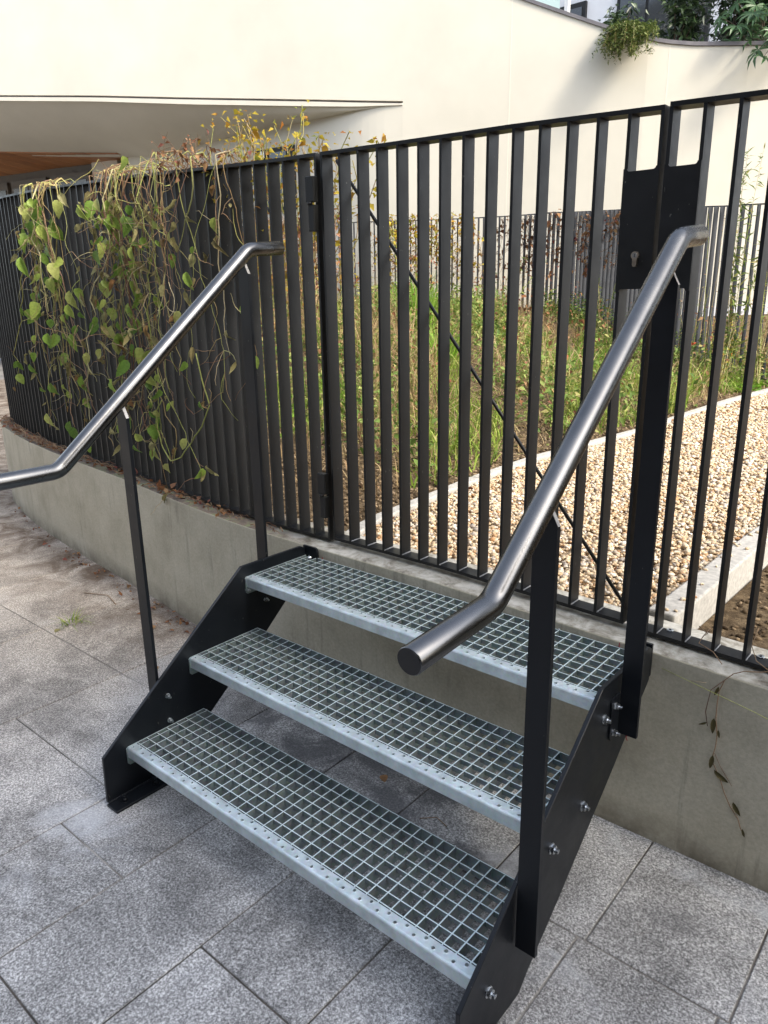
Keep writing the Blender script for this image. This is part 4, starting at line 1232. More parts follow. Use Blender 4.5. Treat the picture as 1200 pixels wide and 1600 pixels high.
# ------------------------------------------------------------------ white building
bld = empty('white_building', (-6, 9, GZ), label='cream rendered building with sweeping parapet and deep overhang', category='building')
W = [(3.5, 12.3), (.99, 11.02), (-.59, 10.23), (-1.5, 9.74), (-2.58, 9.23), (-4.11, 8.62), (-5.65, 8.0), (-6.91, 7.48), (-9.06, 6.61), (-12.8, 5.09), (-16.15, 3.48), (-20, 1.2)]
COP = [(-5.9, 5.75), (-4.63, 5.18), (-4.11, 4.91), (-3.6, 4.68), (-3.1, 4.46), (-2.69, 4.30), (-2.4, 4.21), (-2.09, 4.155), (-1.78, 4.125), (-1.32, 4.09), (-1.0, 4.06), (3.5, 3.9)]
Wr = [Vector(p_) for p_ in W]
def seg_path(x0, x1, step=.2):
    xs = [p_.x for p_ in Wr][::-1]; ys_ = [p_.y for p_ in Wr][::-1]
    n = max(2, int(abs(x1 - x0) / step))
    return [Vector((t_, float(np.interp(t_, xs, ys_)))) for t_ in np.linspace(x0, x1, n)]
# paths run left to right so that the back side is +y
rw = seg_path(-5.63, 3.5, .12)
cop = lambda x: interp(x, COP)
mb = MB(); strip(mb, rw, offset(rw, .35), lambda p_: .2, lambda p_: cop(p_.x)); P0(mb.build('wall', 'white_render', bld), bld)
mb = MB(); strip(mb, offset(rw, -.02), offset(rw, .37), lambda p_: cop(p_.x) + .002, lambda p_: cop(p_.x) + .045); P0(mb.build('coping', 'coping_metal', bld), bld)
mb = MB(); strip(mb, offset(rw, -.035), offset(rw, -.002), lambda p_: .25, lambda p_: 1.02 + .02 * p_.x); P0(mb.build('plinth', 'grey_facade', bld), bld)
FB = [(-20, 5.05), (-13.42, 4.64), (-12.2, 4.52), (-10.42, 4.35), (-8.79, 4.17), (-6.8, 3.96), (-6.25, 3.90), (-5.63, 3.835)]
FBb = [(-20, 4.97), (-13.43, 4.56), (-12.2, 4.45), (-10.43, 4.28), (-8.79, 4.09), (-6.8, 3.885), (-6.25, 3.835), (-5.63, 3.80)]
fz = lambda x: interp(x, FB); fzb = lambda x: interp(x, FBb)
lw = seg_path(-20, -5.63, .3)
mb = MB(); strip(mb, lw, offset(lw, .35), lambda p_: fz(p_.x) + .018, lambda p_: 9.5); P0(mb.build('upper_wall', 'white_render', bld), bld)
mb = MB(); strip(mb, offset(lw, .04), offset(lw, .30), lambda p_: fz(p_.x) - .012, lambda p_: fz(p_.x) + .016); P0(mb.build('shadow_gap', 'coping_metal', bld), bld)
mb = MB(); strip(mb, offset(lw, -.012), offset(lw, .30), lambda p_: fzb(p_.x), lambda p_: fz(p_.x) - .014); P0(mb.build('drip_ledge', 'white_render', bld), bld)
# upper wall above the coping left of the balustrade
uw = seg_path(-5.628, -4.9, .2)
# soffit between the ledge and the inner line
IN = [(-19.45, 3.15, 4.25), (-16.32, 5.26, 4.10), (-14.53, 6.27, 3.99), (-13.1, 6.83, 3.86), (-11.62, 7.29, 3.73), (-10.74, 7.40, 3.64), (-9.47, 7.56, 3.75), (-8.43, 7.67, 3.79), (-7.3, 7.76, 3.79), (-6.75, 7.765, 3.79), (-6.30, 7.80, 3.80), (-5.92, 7.90, 3.81), (-5.63, 8.012, 3.82)]
OUT = []
def wy(x): return float(np.interp(x, [p_.x for p_ in Wr][::-1], [p_.y for p_ in Wr][::-1]))
so = MB(); vs = []; fs = []
n = 60
ix = np.linspace(0, 1, n)
inx = np.interp(ix, np.linspace(0, 1, len(IN)), [a[0] for a in IN]); iny = np.interp(ix, np.linspace(0, 1, len(IN)), [a[1] for a in IN]); inz = np.interp(ix, np.linspace(0, 1, len(IN)), [a[2] for a in IN])
oxs = np.interp(ix, [0, .1, .2, .3, .4, .5, .6, .7, .8, .9, 1.0], [-19.9, -16.8, -14.3, -12.6, -10.9, -9.7, -8.6, -7.8, -6.9, -6.1, -5.62])
m_ = 8
for i_ in range(n):
    for j in range(m_):
        t = j / (m_ - 1)
        z_ = fzb(oxs[i_]) * (1 - t) + inz[i_] * t - .10 * math.sin(math.pi * t) * min(1, (-oxs[i_] - 5.6) / 3)
        vs.append((oxs[i_] * (1 - t) + inx[i_] * t, (wy(oxs[i_]) + .02) * (1 - t) + iny[i_] * t, z_ + .003))
for i_ in range(n - 1):
    for j in range(m_ - 1):
        a = i_ * m_ + j; fs.append((a, a + 1, a + m_ + 1, a + m_))
so.add(vs, fs, True); P0(so.build('soffit', 'white_render', bld), bld)
# inner lower wall, right part of the recess
iw = smooth_path([(a[0], a[1]) for a in IN if a[0] > -11.7] + [(-5.40, 8.100)], .12)
iw = [p_ for p_ in iw if p_.x < -5.72] + [Vector((-5.6305, wy(-5.6305)))]
mb = MB(); strip(mb, iw, offset(iw, .3), lambda p_: .1, lambda p_: interp(p_.x, [(a[0], a[2]) for a in IN]) + .01); P0(mb.build('lower_wall', 'white_render', bld), bld)
# timber boards under the far part of the ceiling
BK = [(-24.92, 3.57), (-20.45, 5.99), (-16.97, 6.89), (-12.41, 7.61), (-11.47, 7.81)]
nb = 26
for k in range(nb):
    xa = -11.6 - k * .36; xb = xa - .345
    def yin(x): return float(np.interp(x, [a[0] for a in IN], [a[1] for a in IN])) - .25
    def yb(x): return float(np.interp(x, [a[0] for a in BK], [a[1] for a in BK])) + .2
    mb = MB(); z_ = 3.80 + .004 * (k % 2)
    zia = float(np.interp(xa, [a[0] for a in IN], [a[2] for a in IN])) + .03
    zib = float(np.interp(xb, [a[0] for a in IN], [a[2] for a in IN])) + .03
    vs = [(xa, yin(xa), zia), (xb, yin(xb), zib), (xb, yb(xb) + .3, z_), (xa, yb(xa) + .3, z_)]
    vs += [(v_[0], v_[1], v_[2] + .02) for v_ in vs]
    mb.add(vs, [(0, 1, 2, 3), (4, 7, 6, 5), (0, 4, 5, 1), (1, 5, 6, 2), (2, 6, 7, 3), (3, 7, 4, 0)])
    P0(mb.build('timber_board', 'timber', bld), bld)
# back wall with doors
def along(x0, x1, z0, z1, name, material, off=0.0, th=.1, parent=bld):
    ps = [Vector((t_, float(np.interp(t_, [a[0] for a in BK], [a[1] for a in BK])) - off)) for t_ in np.linspace(x0, x1, 6)]
    mb_ = MB(); strip(mb_, ps, offset(ps, th), lambda p_: z0, lambda p_: z1)
    return P0(mb_.build(name, material, parent), bld)
along(-22, -11.4, GZ, 3.86, 'back_wall', 'door_paint', -.06)
along(-13.2, -12.45, GZ, 3.84, 'pillar', 'white_render', .04)
along(-12.4, -11.5, .5, 3.80, 'window', 'window_glass', .02)
for k in range(5):
    xa = -13.35 - k * 1.35
    d_ = along(xa - 1.2, xa, GZ, 3.70, 'door', 'door_paint', .03, .06)
    for j in range(2):
        along(xa - 1.12 + j * .56, xa - .62 + j * .56, .4, 3.55, 'door_pane', 'door_glass', .045, .012, d_)
# small dark window in the lower wall
ps = [Vector((t_, float(np.interp(t_, [a[0] for a in IN], [a[1] for a in IN])))) for t_ in np.linspace(-8.45, -7.6, 6)]
mb = MB(); strip(mb, offset(ps, -.03), offset(ps, .02), lambda p_: 2.55, lambda p_: 3.50); w1 = P0(mb.build('window_frame', 'fence_paint', bld), bld)
ps2 = offset(ps, -.036)[1:-1]
mb = MB(); strip(mb, ps2, offset(ps2, .004), lambda p_: 2.62, lambda p_: 3.43); P0(mb.build('pane', 'window_glass', w1), bld)
mb = MB(); mb.box(-8.30, -8.18, 7.59, 7.60, 3.36, 3.46); P0(mb.build('notice', 'white_paint', w1), bld)
# vertical casting joints of the facade
for x in (-4.22, -2.35, -.62):
    ps = seg_path(x - .006, x + .006, .01)
    mb = MB(); strip(mb, offset(ps, -.0015), offset(ps, .002), lambda p_: .25, lambda p_: cop(p_.x) - .01); P0(mb.build('render_joint', 'joint_bead', bld), bld)
# terrace floor and balustrade above
mb = MB(); tr_ = seg_path(-5.6, 3.5, .3); strip(mb, offset(tr_, .36), offset(tr_, 6), lambda p_: cop(p_.x) - .9, lambda p_: cop(p_.x) - .25); P0(mb.build('terrace', 'grey_facade', bld), bld)
for k, (xa, xb) in enumerate([(-5.4, -4.62), (-4.56, -3.66)]):
    ps = offset(seg_path(xa, xb, .2), .14)
    mb = MB(); strip(mb, ps, offset(ps, .02), lambda p_: cop(p_.x) + .05, lambda p_: cop(p_.x) + 1.1); P0(mb.build('balustrade_pane', 'frosted_glass', bld), bld)
for x in (-5.45, -4.59, -3.62):
    mb = MB(); y = wy(x) + .15; mb.box(x - .028, x + .028, y - .028, y + .028, cop(x) + .045, cop(x) + 1.15); P0(mb.build('balustrade_post', 'white_paint', bld), bld)

# building further back, glimpsed above the terrace
bb = empty('grey_building', (-3, 16, GZ), label='pale grey building with dark window bands behind the terrace', category='building')
mb = MB(); mb.box(-14, 8, 15.5, 22, GZ, 13); P0(mb.build('wall', 'grey_facade', bb), bb)
for k in range(6):
    for j in range(4):
        x0 = -8.5 + k * 2.6; z0 = 5.6 + j * 2.2
        if z0 > 11: continue
        mb = MB(); mb.box(x0, x0 + 1.9, 15.42, 15.52, z0, z0 + 1.5); f_ = P0(mb.build('window', 'fence_paint', bb), bb)
        for i_ in range(3):
            mb = MB(); mb.box(x0 + .08 + i_ * .6, x0 + .08 + i_ * .6 + .54, 15.40, 15.42, z0 + .1, z0 + 1.4); P0(mb.build('pane', 'window_glass', f_), bb)

# unseen block added behind the photographer: it dims the near faces and its dark
# front is what the steel reflects on this side
nb_ = empty('added_dark_block', (0, -8, GZ), label='unseen dark block added behind the viewer to dim the near faces', category='building')
mb = MB(); mb.box(-16, 8, -17, -10.2, GZ, 8.6); P0(mb.build('wall', 'added_block_facade', nb_), nb_)
for j in range(3):
    for k in range(7):
        x0 = -14.5 + k * 2.9; z0 = 1.0 + j * 3.0
        mb = MB(); mb.box(x0, x0 + 1.3, -10.2, -10.13, z0, z0 + 1.8); f_ = P0(mb.build('window', 'door_paint', nb_), nb_)
        mb = MB(); mb.box(x0 + .08, x0 + 1.22, -10.13, -10.115, z0 + .08, z0 + 1.72); mb.build('pane', 'window_glass', f_)

# unseen beige block, added on the right to keep the sun off the steps
nr_ = empty('added_shade_block', (10, -4, GZ), label='unseen plain beige block added on the right to shade the steps', category='building')
mb = MB(); mb.box(9.0, 16, -16, 0.30, GZ, 9.4); P0(mb.build('wall', 'added_shade_block_facade', nr_), nr_)
for j in range(3):
    for k in range(5):
        y0 = -14.3 + k * 2.9; z0 = .9 + j * 2.8
        mb = MB(); mb.box(8.93, 9.02, y0, y0 + 1.3, z0, z0 + 1.7); f_ = P0(mb.build('window', 'white_paint', nr_), nr_)
        mb = MB(); mb.box(8.915, 8.93, y0 + .08, y0 + 1.22, z0 + .08, z0 + 1.62); mb.build('pane', 'window_glass', f_)

# ------------------------------------------------------------------ terrace plants
def shrub(x, y, z, rx_, rz_, n, size, material, lab, name='shrub', ratio=.4, droop=.2, ry=None, cat='shrub', shift=(0, 0, 0)):
    root = empty(name, (x, y, z), label=lab, category=cat)
    ry = ry or rx_
    C_ = RNG.normal(0, .45, (14, 3)); C_ = C_ / np.maximum(1, np.linalg.norm(C_, axis=1))[:, None]
    k = RNG.integers(0, 14, n)
    Q = C_[k] * .72 + RNG.normal(0, .17, (n, 3))
    Q = Q * np.array([rx_, ry, rz_]) + np.array([0, 0, rz_ * .75]) + np.array(shift)
    leaf_cloud(Q, hs(n, size * .6, size), material, 'crown', ratio, droop, parent=root, kind='stuff')
    mb = MB()
    for c_ in C_:
        e = c_ * .72 * np.array([rx_, ry, rz_]) + np.array([0, 0, rz_ * .75]) + np.array(shift)
        mb.tube([(random.uniform(-.05, .05), random.uniform(-.05, .05), -.1), tuple(e * .5 + np.array([0, 0, .03])), tuple(e)], [.014, .009, .004], 5, False)
    mb.build('stem', 'bark', root)
    return root
TZ = 4.0
shrub(-2.55, 10.05, 4.15, .42, .62, 900, .16, 'dark_evergreen', 'dark glossy laurel beside the glass screen', ratio=.36)
shrub(-1.9, 10.35, 4.1, .55, .75, 1500, .16, 'dark_evergreen', 'larger dark laurel in the middle of the terrace planting', ratio=.36)
shrub(-1.15, 10.6, 4.05, .6, .8, 1600, .17, 'dark_evergreen', 'dark evergreen behind the palmate leaved shrub', ratio=.36)
shrub(-3.12, 9.55, 4.35, .34, .42, 520, .13, 'dark_evergreen', 'small dark bush immediately right of the white balustrade post', ratio=.36)
# trailing shrub hanging over the coping
tx, ty_ = -2.74, 9.08
tr0 = empty('trailing_shrub', (tx, ty_, cop(tx) + .05), label='bushy olive green plant spilling over the parapet by the glass', category='shrub')
LP = []; mb = MB()
for s in range(90):
    a = random.uniform(-.55, .5); L_ = random.uniform(.18, .50)
    x0 = random.uniform(-.34, .20); y0_ = random.uniform(.02, .22)
    up_ = random.uniform(.0, .17) * (1 if x0 < .0 else .5)
    pts_ = []
    for k in range(8):
        t = k / 7
        pts_.append(Vector((x0 + a * t * .35 + .10 * t, y0_ - .38 * t, up_ * math.sin(math.pi * min(1, t * 1.1)) - L_ * .75 * t * t)))
    mb.tube(pts_, .0015, 4, False)
    for _ in range(60):
        t = random.uniform(.1, 1) * 6.99; i_ = int(t); f_ = t - i_
        p_ = pts_[i_] * (1 - f_) + pts_[i_ + 1] * f_
        LP.append([p_.x + random.gauss(0, .014), p_.y + random.gauss(0, .014), p_.z + random.gauss(0, .014)])
mb.build('stem', 'vine_stem', tr0, kind='stuff'); leaf_cloud(np.array(LP), hs(len(LP), .03, .065), 'trailing_leaf', 'leaves', .35, .1, parent=tr0, kind='stuff')

def palmate(R_, seed):
    """A fatsia leaf: eight pointed lobes."""
    random.seed(seed)
    mb_ = MB(); n_ = 8
    vs_ = [(0, 0, 0)]; fs_ = []
    for k in range(n_):
        a = -2.25 + 4.5 * k / (n_ - 1)
        L_ = R_ * (1 - .28 * abs(a) / 2.25)
        def pp(r_, da, z_): return (r_ * math.sin(a + da), r_ * math.cos(a + da), z_)
        o_ = len(vs_)
        vs_ += [pp(L_ * .36, -.27, .006), pp(L_ * .66, -.15, .004), pp(L_, 0, -L_ * .22), pp(L_ * .66, .15, .004), pp(L_ * .36, .27, .006), pp(L_ * .6, 0, -.008)]
        fs_ += [(0, o_, o_ + 5), (o_, o_ + 1, o_ + 5), (o_ + 1, o_ + 2, o_ + 5), (o_ + 2, o_ + 3, o_ + 5), (o_ + 3, o_ + 4, o_ + 5), (0, o_ + 5, o_ + 4)]
    mb_.add(vs_, fs_)
    return mb_
fr0 = empty('palmate_shrub', (-1.35, 9.95, 4.1), label='shrub with large hand shaped leaves leaning over the parapet at right', category='shrub')
pm = palmate(.21, 3); me_ = bpy.data.meshes.new('leaf'); me_.from_pydata(pm.v, [], pm.f); me_.materials.append(MAT['fatsia_leaf']); me_.update()
random.seed(21)
stemb = MB()
for k in range(46):
    dx = random.uniform(-.50, .62); dz = random.uniform(.05, .62) ; dy = random.uniform(-.42, .10)
    if k < 9: dz = random.uniform(-.22, .08); dy = random.uniform(-.5, -.38); dx = random.uniform(-.05, .5)
    o_ = link('leaf', me_, fr0); o_.location = (dx, dy, dz)
    o_.rotation_euler = (random.uniform(.5, 1.15) * -1, random.uniform(-.4, .4), math.pi + random.uniform(-.9, .9))
    s_ = random.uniform(.75, 1.2); o_.scale = (s_, s_, s_)
    stemb.tube([(dx * .3, .1, -.1), (dx * .7, dy * .5 + .05, dz * .6 + .05), (dx, dy, dz)], .005, 4, False)
stemb.build('stem', 'bark', fr0, kind='stuff')
# fine sprig behind the glass
tall_weed(-4.35, 8.95, .55, 'thin sprig growing behind the glass screen', 'trailing_leaf', 50, .05, 1, .15, name='sprig', z=4.85)

# ------------------------------------------------------------------ climber over the left railing
random.seed(5)
def fence_pt(x, off):
    """point in front of the railing at plan position x; off = distance in front"""
    i_ = min(range(len(FPf)), key=lambda k: abs(FPf[k].x - x) if FPf[k].y < 1.5 else 9)
    a = FPf[max(0, i_ - 1)]; b_ = FPf[min(len(FPf) - 1, i_ + 1)]
    d = (b_ - a).normalized(); n_ = Vector((d.y, -d.x))
    return FPf[i_] + n_ * off

def heart_leaf(sz, curl):
    """pointed oval leaf with a folded midrib and a drooping tip, in its own frame (stalk at origin, hanging along -z)"""
    L_ = sz
    prof = [(0, 0), (.30, .12), (.42, .34), (.36, .60), (.18, .84), (0, 1.0)]
    vs_ = []; fs_ = []
    for i_, (w_, l_) in enumerate(prof):
        z_ = -l_ * L_; y_ = curl * L_ * (l_ ** 2) * .5
        lift = w_ * L_ * .35
        wav = math.sin(l_ * 9) * .03 * L_
        vs_ += [(-w_ * L_, y_ - lift + wav, z_), (0, y_, z_), (w_ * L_, y_ - lift - wav, z_)]
    for i_ in range(len(prof) - 1):
        o_ = i_ * 3
        fs_ += [(o_, o_ + 1, o_ + 4, o_ + 3), (o_ + 1, o_ + 2, o_ + 5, o_ + 4)]
    return vs_, fs_

leaf_meshes = {}
for key, m_ in (('g', 'vine_leaf'), ('d', 'dry_vine_leaf')):
    leaf_meshes[key] = []
    for v_ in range(6):
        vs_, fs_ = heart_leaf(1.0, random.uniform(-.5, .9) if key == 'g' else random.uniform(-1.8, 1.8))
        if key == 'd':
            vs_ = [(a * random.uniform(.5, .8), b_ + random.uniform(-.12, .12), c_ * random.uniform(.92, 1.05)) for a, b_, c_ in vs_]
        mb = MB(); mb.add(vs_, fs_, True)
        me_ = bpy.data.meshes.new('leaf'); me_.from_pydata(mb.v, [], mb.f); me_.polygons.foreach_set('use_smooth', mb.smooth); me_.materials.append(MAT[m_]); me_.update()
        leaf_meshes[key].append(me_)

def place_leaf(root, p_, sz, kind_):
    o_ = link('leaf', random.choice(leaf_meshes[kind_]), root)
    o_.location = Vector(p_) - root.location
    face = .75          # leaves mostly turn to the light, towards the viewer's side
    o_.rotation_euler = (random.uniform(-.5, .35), random.uniform(-.7, .7), face + random.uniform(-1.0, 1.0))
    w = sz * random.uniform(.8, 1.25)
    o_.scale = (w * random.uniform(.45, .85), sz * random.choice((1, 1.5, 1.9)), sz)
    return o_

def climber(label_, x0, x1, n_strand, ztop, zlow, leaf_n, dry_n, thick=1.0, bias=None, mound=.05, wander=.012, seed=1, twig=60, lsz=(.035, .07)):
    random.seed(seed)
    c_ = fence_pt((x0 + x1) / 2, .03)
    root = empty('climbing_vine', (c_.x, c_.y, wall_top(0)), label=label_, category='climber')
    mb = MB(); dry = MB(); nodes = []
    for s in range(n_strand):
        x = random.uniform(x0, x1) if bias is None else min(x1, max(x0, random.gauss(bias[0], bias[1])))
        zt = fence_top(x)
        zend = zlow + (random.random() ** 1.6) * (ztop - zlow) * .75
        off = random.uniform(.008, .07)
        pts_ = []
        # over the rail from the garden side, then down the front
        q_ = fence_pt(x + random.uniform(-.12, .12), -.10); pts_.append(Vector((q_.x, q_.y, zt - random.uniform(.0, .10))))
        q_ = fence_pt(x + random.uniform(-.06, .06), -.03); pts_.append(Vector((q_.x, q_.y, zt + .012 + random.uniform(0, mound))))
        q_ = fence_pt(x, .02); pts_.append(Vector((q_.x, q_.y, zt + .004 + random.uniform(0, mound) * .8)))
        z = zt - .02; xx = x; drift = random.gauss(-.04, .22)
        while z > zend:
            stp = random.uniform(.04, .085)
            z -= stp; xx += drift * stp + random.gauss(0, wander); off = min(.11, max(.006, off + random.gauss(0, .010)))
            q_ = fence_pt(xx, off); pts_.append(Vector((q_.x, q_.y, z)))
            nodes.append((pts_[-1].copy(), s))
        r0 = random.choice((.0012, .0017, .0022, .0034)) * random.uniform(.9, 1.15) * thick
        tgt = mb if random.random() < .72 else dry
        # refine for smooth curves
        fine = []
        for a, b_ in zip(pts_[:-1], pts_[1:]):
            fine.append(a); fine.append((a + b_) / 2 + Vector((random.gauss(0, .0025), random.gauss(0, .0025), 0)))
        fine.append(pts_[-1])
        tgt.tube(fine, [r0 * (1 - .6 * k / len(fine)) for k in range(len(fine))], 5, False)
    # side twigs and curling tendrils
    for _ in range(twig):
        p_, s = random.choice(nodes)
        a = random.uniform(0, 6.28); L_ = random.uniform(.05, .22); pts_ = [p_]
        dirv = Vector((math.cos(a), -abs(math.sin(a)) * .25, random.uniform(-.9, .5))).normalized()
        cur = p_.copy()
        for k in range(6):
            dirv = (dirv + Vector((random.gauss(0, .35), random.gauss(0, .12), random.gauss(-.05, .35)))).normalized()
            cur = cur + dirv * L_ / 6; pts_.append(cur.copy())
        (mb if random.random() < .5 else dry).tube(pts_, [.0015, .0014, .0013, .0012, .0010, .0008, .0005], 4, False)
        nodes.append((pts_[-1], s))
    P0(mb.build('stems', 'vine_stem', root, kind='stuff'), root)
    P0(dry.build('dry_stems', 'dry_stem', root, kind='stuff'), root)
    for k in range(leaf_n):
        p_, _ = random.choice(nodes)
        place_leaf(root, p_ + Vector((random.gauss(0, .012), -.012 + random.gauss(0, .008), random.gauss(0, .01))), random.uniform(*lsz), 'g')
    for k in range(dry_n):
        p_, _ = random.choice(nodes)
        place_leaf(root, p_ + Vector((random.gauss(0, .01), -.006 + random.gauss(0, .008), random.gauss(0, .01))), random.uniform(.025, .062), 'd')
    return root, nodes
c1, _ = climber('leftmost tangle of half dry climber hanging over the railing', -2.60, -1.75, 19, 1.76, .62, 72, 60, 1.15, (-2.15, .18), .03, .030, 3, 70, (.04, .10))
c2, _ = climber('thick middle bundle of straw coloured vines with green leaves', -1.70, -.90, 33, 1.74, .58, 105, 120, 1.1, (-1.25, .16), .045, .028, 8, 120, (.035, .085))
c3, _ = climber('reddish dry vines draped over the railing right of the thick bundle', -1.02, -.62, 15, 1.70, .85, 8, 30, 1.0, (-.86, .10), .08, .014, 15, 80, (.03, .05))
c4, _ = climber('sparse trailing strands nearest the upper end of the left handrail', -.72, -.36, 5, 1.66, .85, 9, 12, .8, None, .04, .014, 26, 14, (.035, .065))
# dead reddish crown of that climber, standing above the rail
random.seed(77)
mb = MB(); NB = []
for k in range(46):
    x = random.gauss(-.72, .11); q_ = fence_pt(max(-1.05, min(-.42, x)), random.uniform(-.12, .05)); cur = Vector((q_.x, q_.y, fence_top(x) + .004)); pts_ = [cur.copy()]
    a = random.uniform(0, 6.28); dv = Vector((math.cos(a) * .8, math.sin(a) * .35, random.uniform(.2, 1.0))).normalized()
    for j in range(7):
        dv = (dv + Vector((random.gauss(0, .4), random.gauss(0, .2), random.gauss(-.16, .3)))).normalized(); cur = cur + dv * random.uniform(.012, .028); pts_.append(cur.copy()); NB.append(cur.copy())
    mb.tube(pts_, [.0017 * (1 - .1 * j) for j in range(8)], 4, False)
P0(mb.build('crown_twigs', 'dry_stem', c3, kind='stuff'), c3)
LPq = np.array([[n_.x, n_.y, n_.z] for n_ in random.choices(NB, k=110)])
P0(leaf_cloud(LPq, hs(len(LPq), .012, .034), 'dead_leaf', 'crown_leaves', .6, .6, parent=c3, kind='stuff'), c3)
# one long bare loop hanging low on the bars
random.seed(31)
lp = empty('vine_loop', (-.7, .5, .6), label='bare pale loop of vine hanging low on the bars', category='climber')
mb = MB()
pts2 = [(-.92, .62), (-.955, .70), (-.94, .78)]
seq = [(-.66, 1.02), (-.63, .92), (-.60, .83), (-.66, .74), (-.76, .66), (-.86, .585), (-.96, .555), (-1.02, .60), (-1.06, .68), (-1.05, .76), (-.99, .81)]
P3 = []
for x, z in seq:
    q_ = fence_pt(x, .035); P3.append(Vector((q_.x, q_.y, z)))
fine = []
for a, b_ in zip(P3[:-1], P3[1:]):
    fine += [a, (a * 2 + b_) / 3 + Vector((0, 0, random.gauss(0, .003))), (a + b_ * 2) / 3 + Vector((0, 0, random.gauss(0, .003)))]
fine.append(P3[-1])
mb.tube(fine, .0026, 6)
for i_ in (6, 12, 17, 22):
    p_ = fine[i_]
    mb.tube([p_, p_ + Vector((.02, -.01, .02)), p_ + Vector((.035, -.012, .05)), p_ + Vector((.02, -.012, .065))], [.0016, .0014, .001, .0006], 5, False)
P0(mb.build('stem', 'vine_stem', lp), lp)

# yellowing climber rising above the rail behind the hinge
yr = empty('climbing_vine', (-.25, .68, 1.6), label='yellowing leafy climber poking above the railing by the hinge', category='climber')
random.seed(44); mb = MB(); nodes = []
for s in range(46):
    x = random.uniform(-.52, .0); pts_ = [Vector((x, .66 + random.uniform(0, .10), 1.18))]
    hgt = fence_top(x) + random.uniform(-.02, .10) + (.10 if x < -.32 else 0)
    for k in range(9):
        t = (k + 1) / 9
        pts_.append(Vector((pts_[-1].x + random.gauss(0, .030), pts_[-1].y + random.gauss(0, .012), 1.18 + (hgt - 1.18) * t)))
        if t > .2: nodes.append(pts_[-1])
    mb.tube(pts_, .0016, 5, False)
P0(mb.build('stems', 'vine_stem', yr, kind='stuff'), yr)
LPq = np.array([[n_.x + random.gauss(0, .02), n_.y + random.gauss(0, .015), n_.z + random.gauss(0, .015)] for n_ in random.choices([n_ for n_ in nodes if n_.z > 1.45] * 2 + nodes, k=1100)])
P0(leaf_cloud(LPq, hs(len(LPq), .012, .032), 'yellow_leaf', 'small_leaves', .6, .3, parent=yr, kind='stuff'), yr)
for x, z in ((-.03, 1.672), (-.38, 1.76)):
    vs_, fs_ = heart_leaf(.032, .5); mb = MB(); mb.add(vs_, fs_, True); o_ = mb.build('leaf', 'yellow_leaf', yr); o_.location = Vector((x, .65, z)) - yr.location; o_.rotation_euler = (.3, random.uniform(-.8, .8), random.uniform(.2, 1.2))

# dry debris along the coping at the left end and fallen twigs
random.seed(50)
mb = MB()
for k in range(420):
    x = random.uniform(-3.8, -.9) if k < 330 else random.uniform(-.9, -.2)
    if random.random() < .5 and x > -2.2: continue
    q_ = fence_pt(x, random.uniform(.0, .062)); z = wall_top(x) + .002
    a = random.uniform(-.7, .7) + math.atan2(-.15, 1); L_ = random.uniform(.02, .13) * (1 if x < -1.6 else .5)
    hh = random.uniform(0, .03) if x < -1.6 else random.uniform(0, .008)
    pts_ = [(q_.x - math.cos(a) * L_ / 2, q_.y - math.sin(a) * L_ / 4, z + hh), (q_.x, q_.y, z + hh + random.uniform(0, .012)), (q_.x + math.cos(a) * L_ / 2, q_.y + math.sin(a) * L_ / 4, z + hh * .6)]
    mb.tube(pts_, random.uniform(.0009, .002), 4, False)
mb.build('twig_litter', 'dry_stem', kind='stuff', label='brown twigs and stalks lying along the coping', category='twigs')
LP = []
for k in range(230):
    x = random.uniform(-3.8, -.5); q_ = fence_pt(x, random.uniform(.0, .06)); LP.append([q_.x, q_.y, wall_top(x) + random.uniform(.002, .012)])
leaf_cloud(np.array(LP), hs(len(LP), .015, .045), 'dead_leaf', 'leaf_litter', .6, 0, kind='stuff', label='dead leaves lying along the coping', category='dead leaves')
# litter at the foot of the wall
LP = []
for k in range(150):
    x = -abs(random.gauss(0, 1.6)) - .35
    if x < -3.4: continue
    q_ = fence_pt(x, .075 + abs(random.gauss(0, .05))); LP.append([q_.x, q_.y, GZ + .004])
leaf_cloud(np.array(LP), hs(len(LP), .010, .035), 'dead_leaf', 'leaf_litter', .6, 0, kind='stuff', label='dead leaves gathered at the foot of the curved wall', category='dead leaves')
# single leaves and twigs on the pavement
def fallen_leaf(x, y, s_, m_, lab, rz):
    vs_, fs_ = heart_leaf(s_, .6); mb_ = MB(); mb_.add([(a, c_, -b_ * .5 + .003) for a, b_, c_ in vs_], fs_, True)
    o_ = mb_.build('fallen_leaf', m_, loc=(x, y, GZ + .002), label=lab, category='leaf'); o_.rotation_euler = (0, 0, rz)
fallen_leaf(-1.25, .14, .030, 'dry_vine_leaf', 'orange curled leaf beside the small weed on the pavement', .5)
fallen_leaf(-.45, .33, .032, 'dead_leaf', 'brown leaf on the pavement behind the near left post', 2.1)
fallen_leaf(-.62, .21, .026, 'dead_leaf', 'small dark leaf on the pavement left of the near left post', 1.0)
fallen_leaf(-.95, .42, .05, 'dead_leaf', 'flat brown leaf on the pavement close to the curved wall', .2)
fallen_leaf(.50, .25, .030, 'dead_leaf', 'dark leaf on the shaded pavement under the stair', .9)
fallen_leaf(.84, .12, .022, 'dead_leaf', 'tiny dark leaf under the middle tread', 2.9)
mb = MB(); mb.tube([(.70, .17, GZ + .003), (.735, .20, GZ + .006), (.775, .19, GZ + .003)], .0012, 5); mb.build('twig', 'dry_stem', label='thin dark twig on the pavement under the stair', category='twig')
mb = MB(); mb.tube([(-1.55, .42, GZ + .003), (-1.42, .47, GZ + .008), (-1.30, .44, GZ + .003)], .0018, 5); mb.build('twig', 'dry_stem', label='pale twig on the pavement near the curved wall', category='twig')
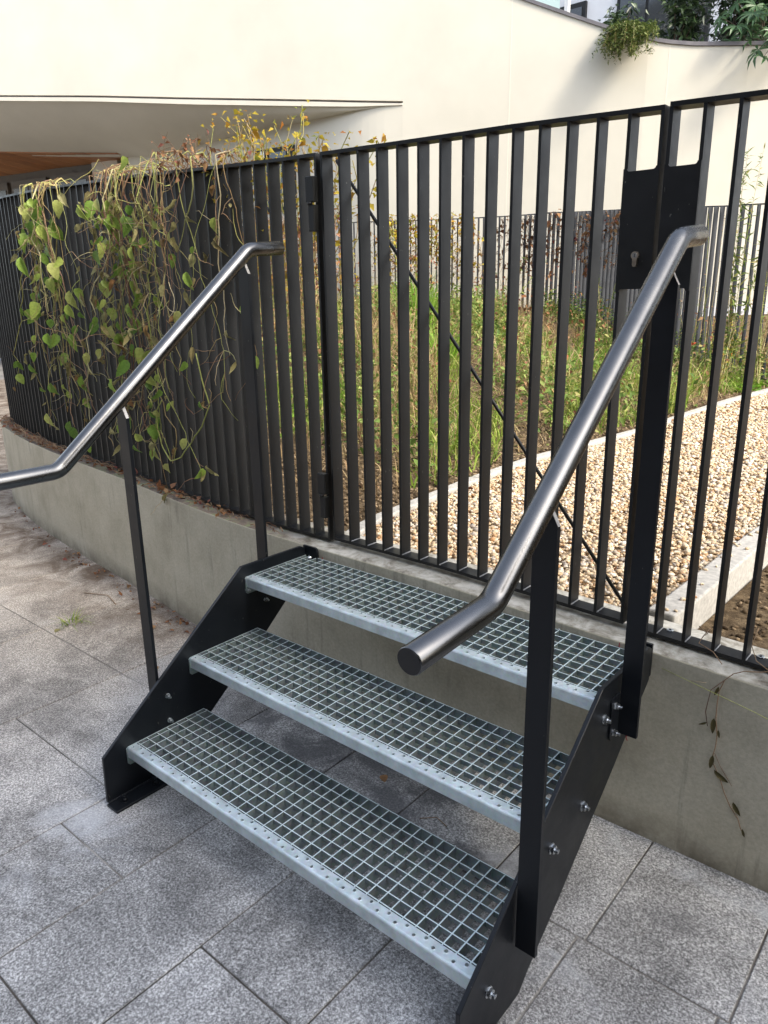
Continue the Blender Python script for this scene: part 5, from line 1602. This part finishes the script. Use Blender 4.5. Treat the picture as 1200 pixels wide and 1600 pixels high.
# weed in the joint
wr = clump(-1.27, .205, 46, .075, .004, .9, 'green_grass', 'small tuft of green weed growing in the pavement', 'weed', 'weed_tuft', z=GZ, r=.022)

# withered sprig hanging down the wall on the right
random.seed(61)
hs0 = empty('withered_sprig', (1.33, .47, .37), label='withered leafy strand hanging down the wall right of the stair', category='sprig')
mb = MB()
path_ = [(1.52, .500, .440), (1.45, .478, .425), (1.385, .470, .405), (1.345, .478, .365), (1.335, .480, .30), (1.343, .481, .22), (1.338, .481, .15), (1.375, .481, .075), (1.412, .481, .02), (1.43, .481, -.02)]
fine = []
for a, b_ in zip(path_[:-1], path_[1:]):
    a = Vector(a); b_ = Vector(b_); fine += [a, (a + b_) / 2 + Vector((random.gauss(0, .004), 0, random.gauss(0, .003)))]
fine.append(Vector(path_[-1])); mb.tube(fine, .0011, 5)
mb.tube([(1.345, .479, .365), (1.318, .479, .33), (1.312, .480, .27), (1.32, .480, .235)], .0009, 5)
mb.tube([(1.343, .481, .17), (1.36, .480, .14), (1.39, .481, .10)], .0007, 5)
P0(mb.build('stem', 'dry_stem', hs0), hs0)
for (x, z, s_, kd, r_) in ((1.335, .345, .034, 'dead_leaf', .3), (1.333, .262, .055, 'dead_leaf', 0), (1.345, .235, .028, 'dead_leaf', -.2), (1.318, .245, .026, 'dry_vine_leaf', 1.0), (1.341, .165, .05, 'dead_leaf', .1), (1.347, .128, .058, 'weed_leaf', -.9), (1.397, .062, .052, 'dead_leaf', -.5), (1.425, .0, .030, 'weed_leaf', -.3)):
    vs_, fs_ = heart_leaf(s_, .2); vs_ = [(a * .26, b_ * .6, c_ * .8) for a, b_, c_ in vs_]
    m_ = MB(); m_.add(vs_, fs_, True); o_ = m_.build('leaf', 'withered_leaf', hs0); o_.location = Vector((x, .478, z)) - hs0.location; o_.rotation_euler = (0, r_, .2)
# straws lying across the coping
mb = MB(); mb.tube([(1.20, .484, .345), (1.30, .47, .335), (1.42, .462, .318), (1.5, .46, .30)], .0008, 4); mb.tube([(1.27, .478, .338), (1.31, .465, .352)], .0007, 4)
mb.build('straw', 'vine_stem', label='long pale straw stuck across the wall right of the stair', category='straw')
mb = MB(); mb.tube([(1.27, .60, .43), (1.262, .575, .415), (1.26, .55, .405), (1.30, .53, .402), (1.33, .50, .392)], .0011, 5); mb.tube([(1.262, .575, .415), (1.275, .56, .43), (1.25, .57, .44)], .001, 4)
mb.tube([(1.375, .60, .46), (1.37, .58, .42), (1.39, .55, .40), (1.44, .52, .39)], .001, 5)
mb.build('twig', 'dry_stem', label='thin twigs tangled on the foot rail at right', category='twig')

print('objects', len(bpy.data.objects), 'tris', sum(len(o.data.polygons) for o in bpy.data.objects if o.type == 'MESH'))
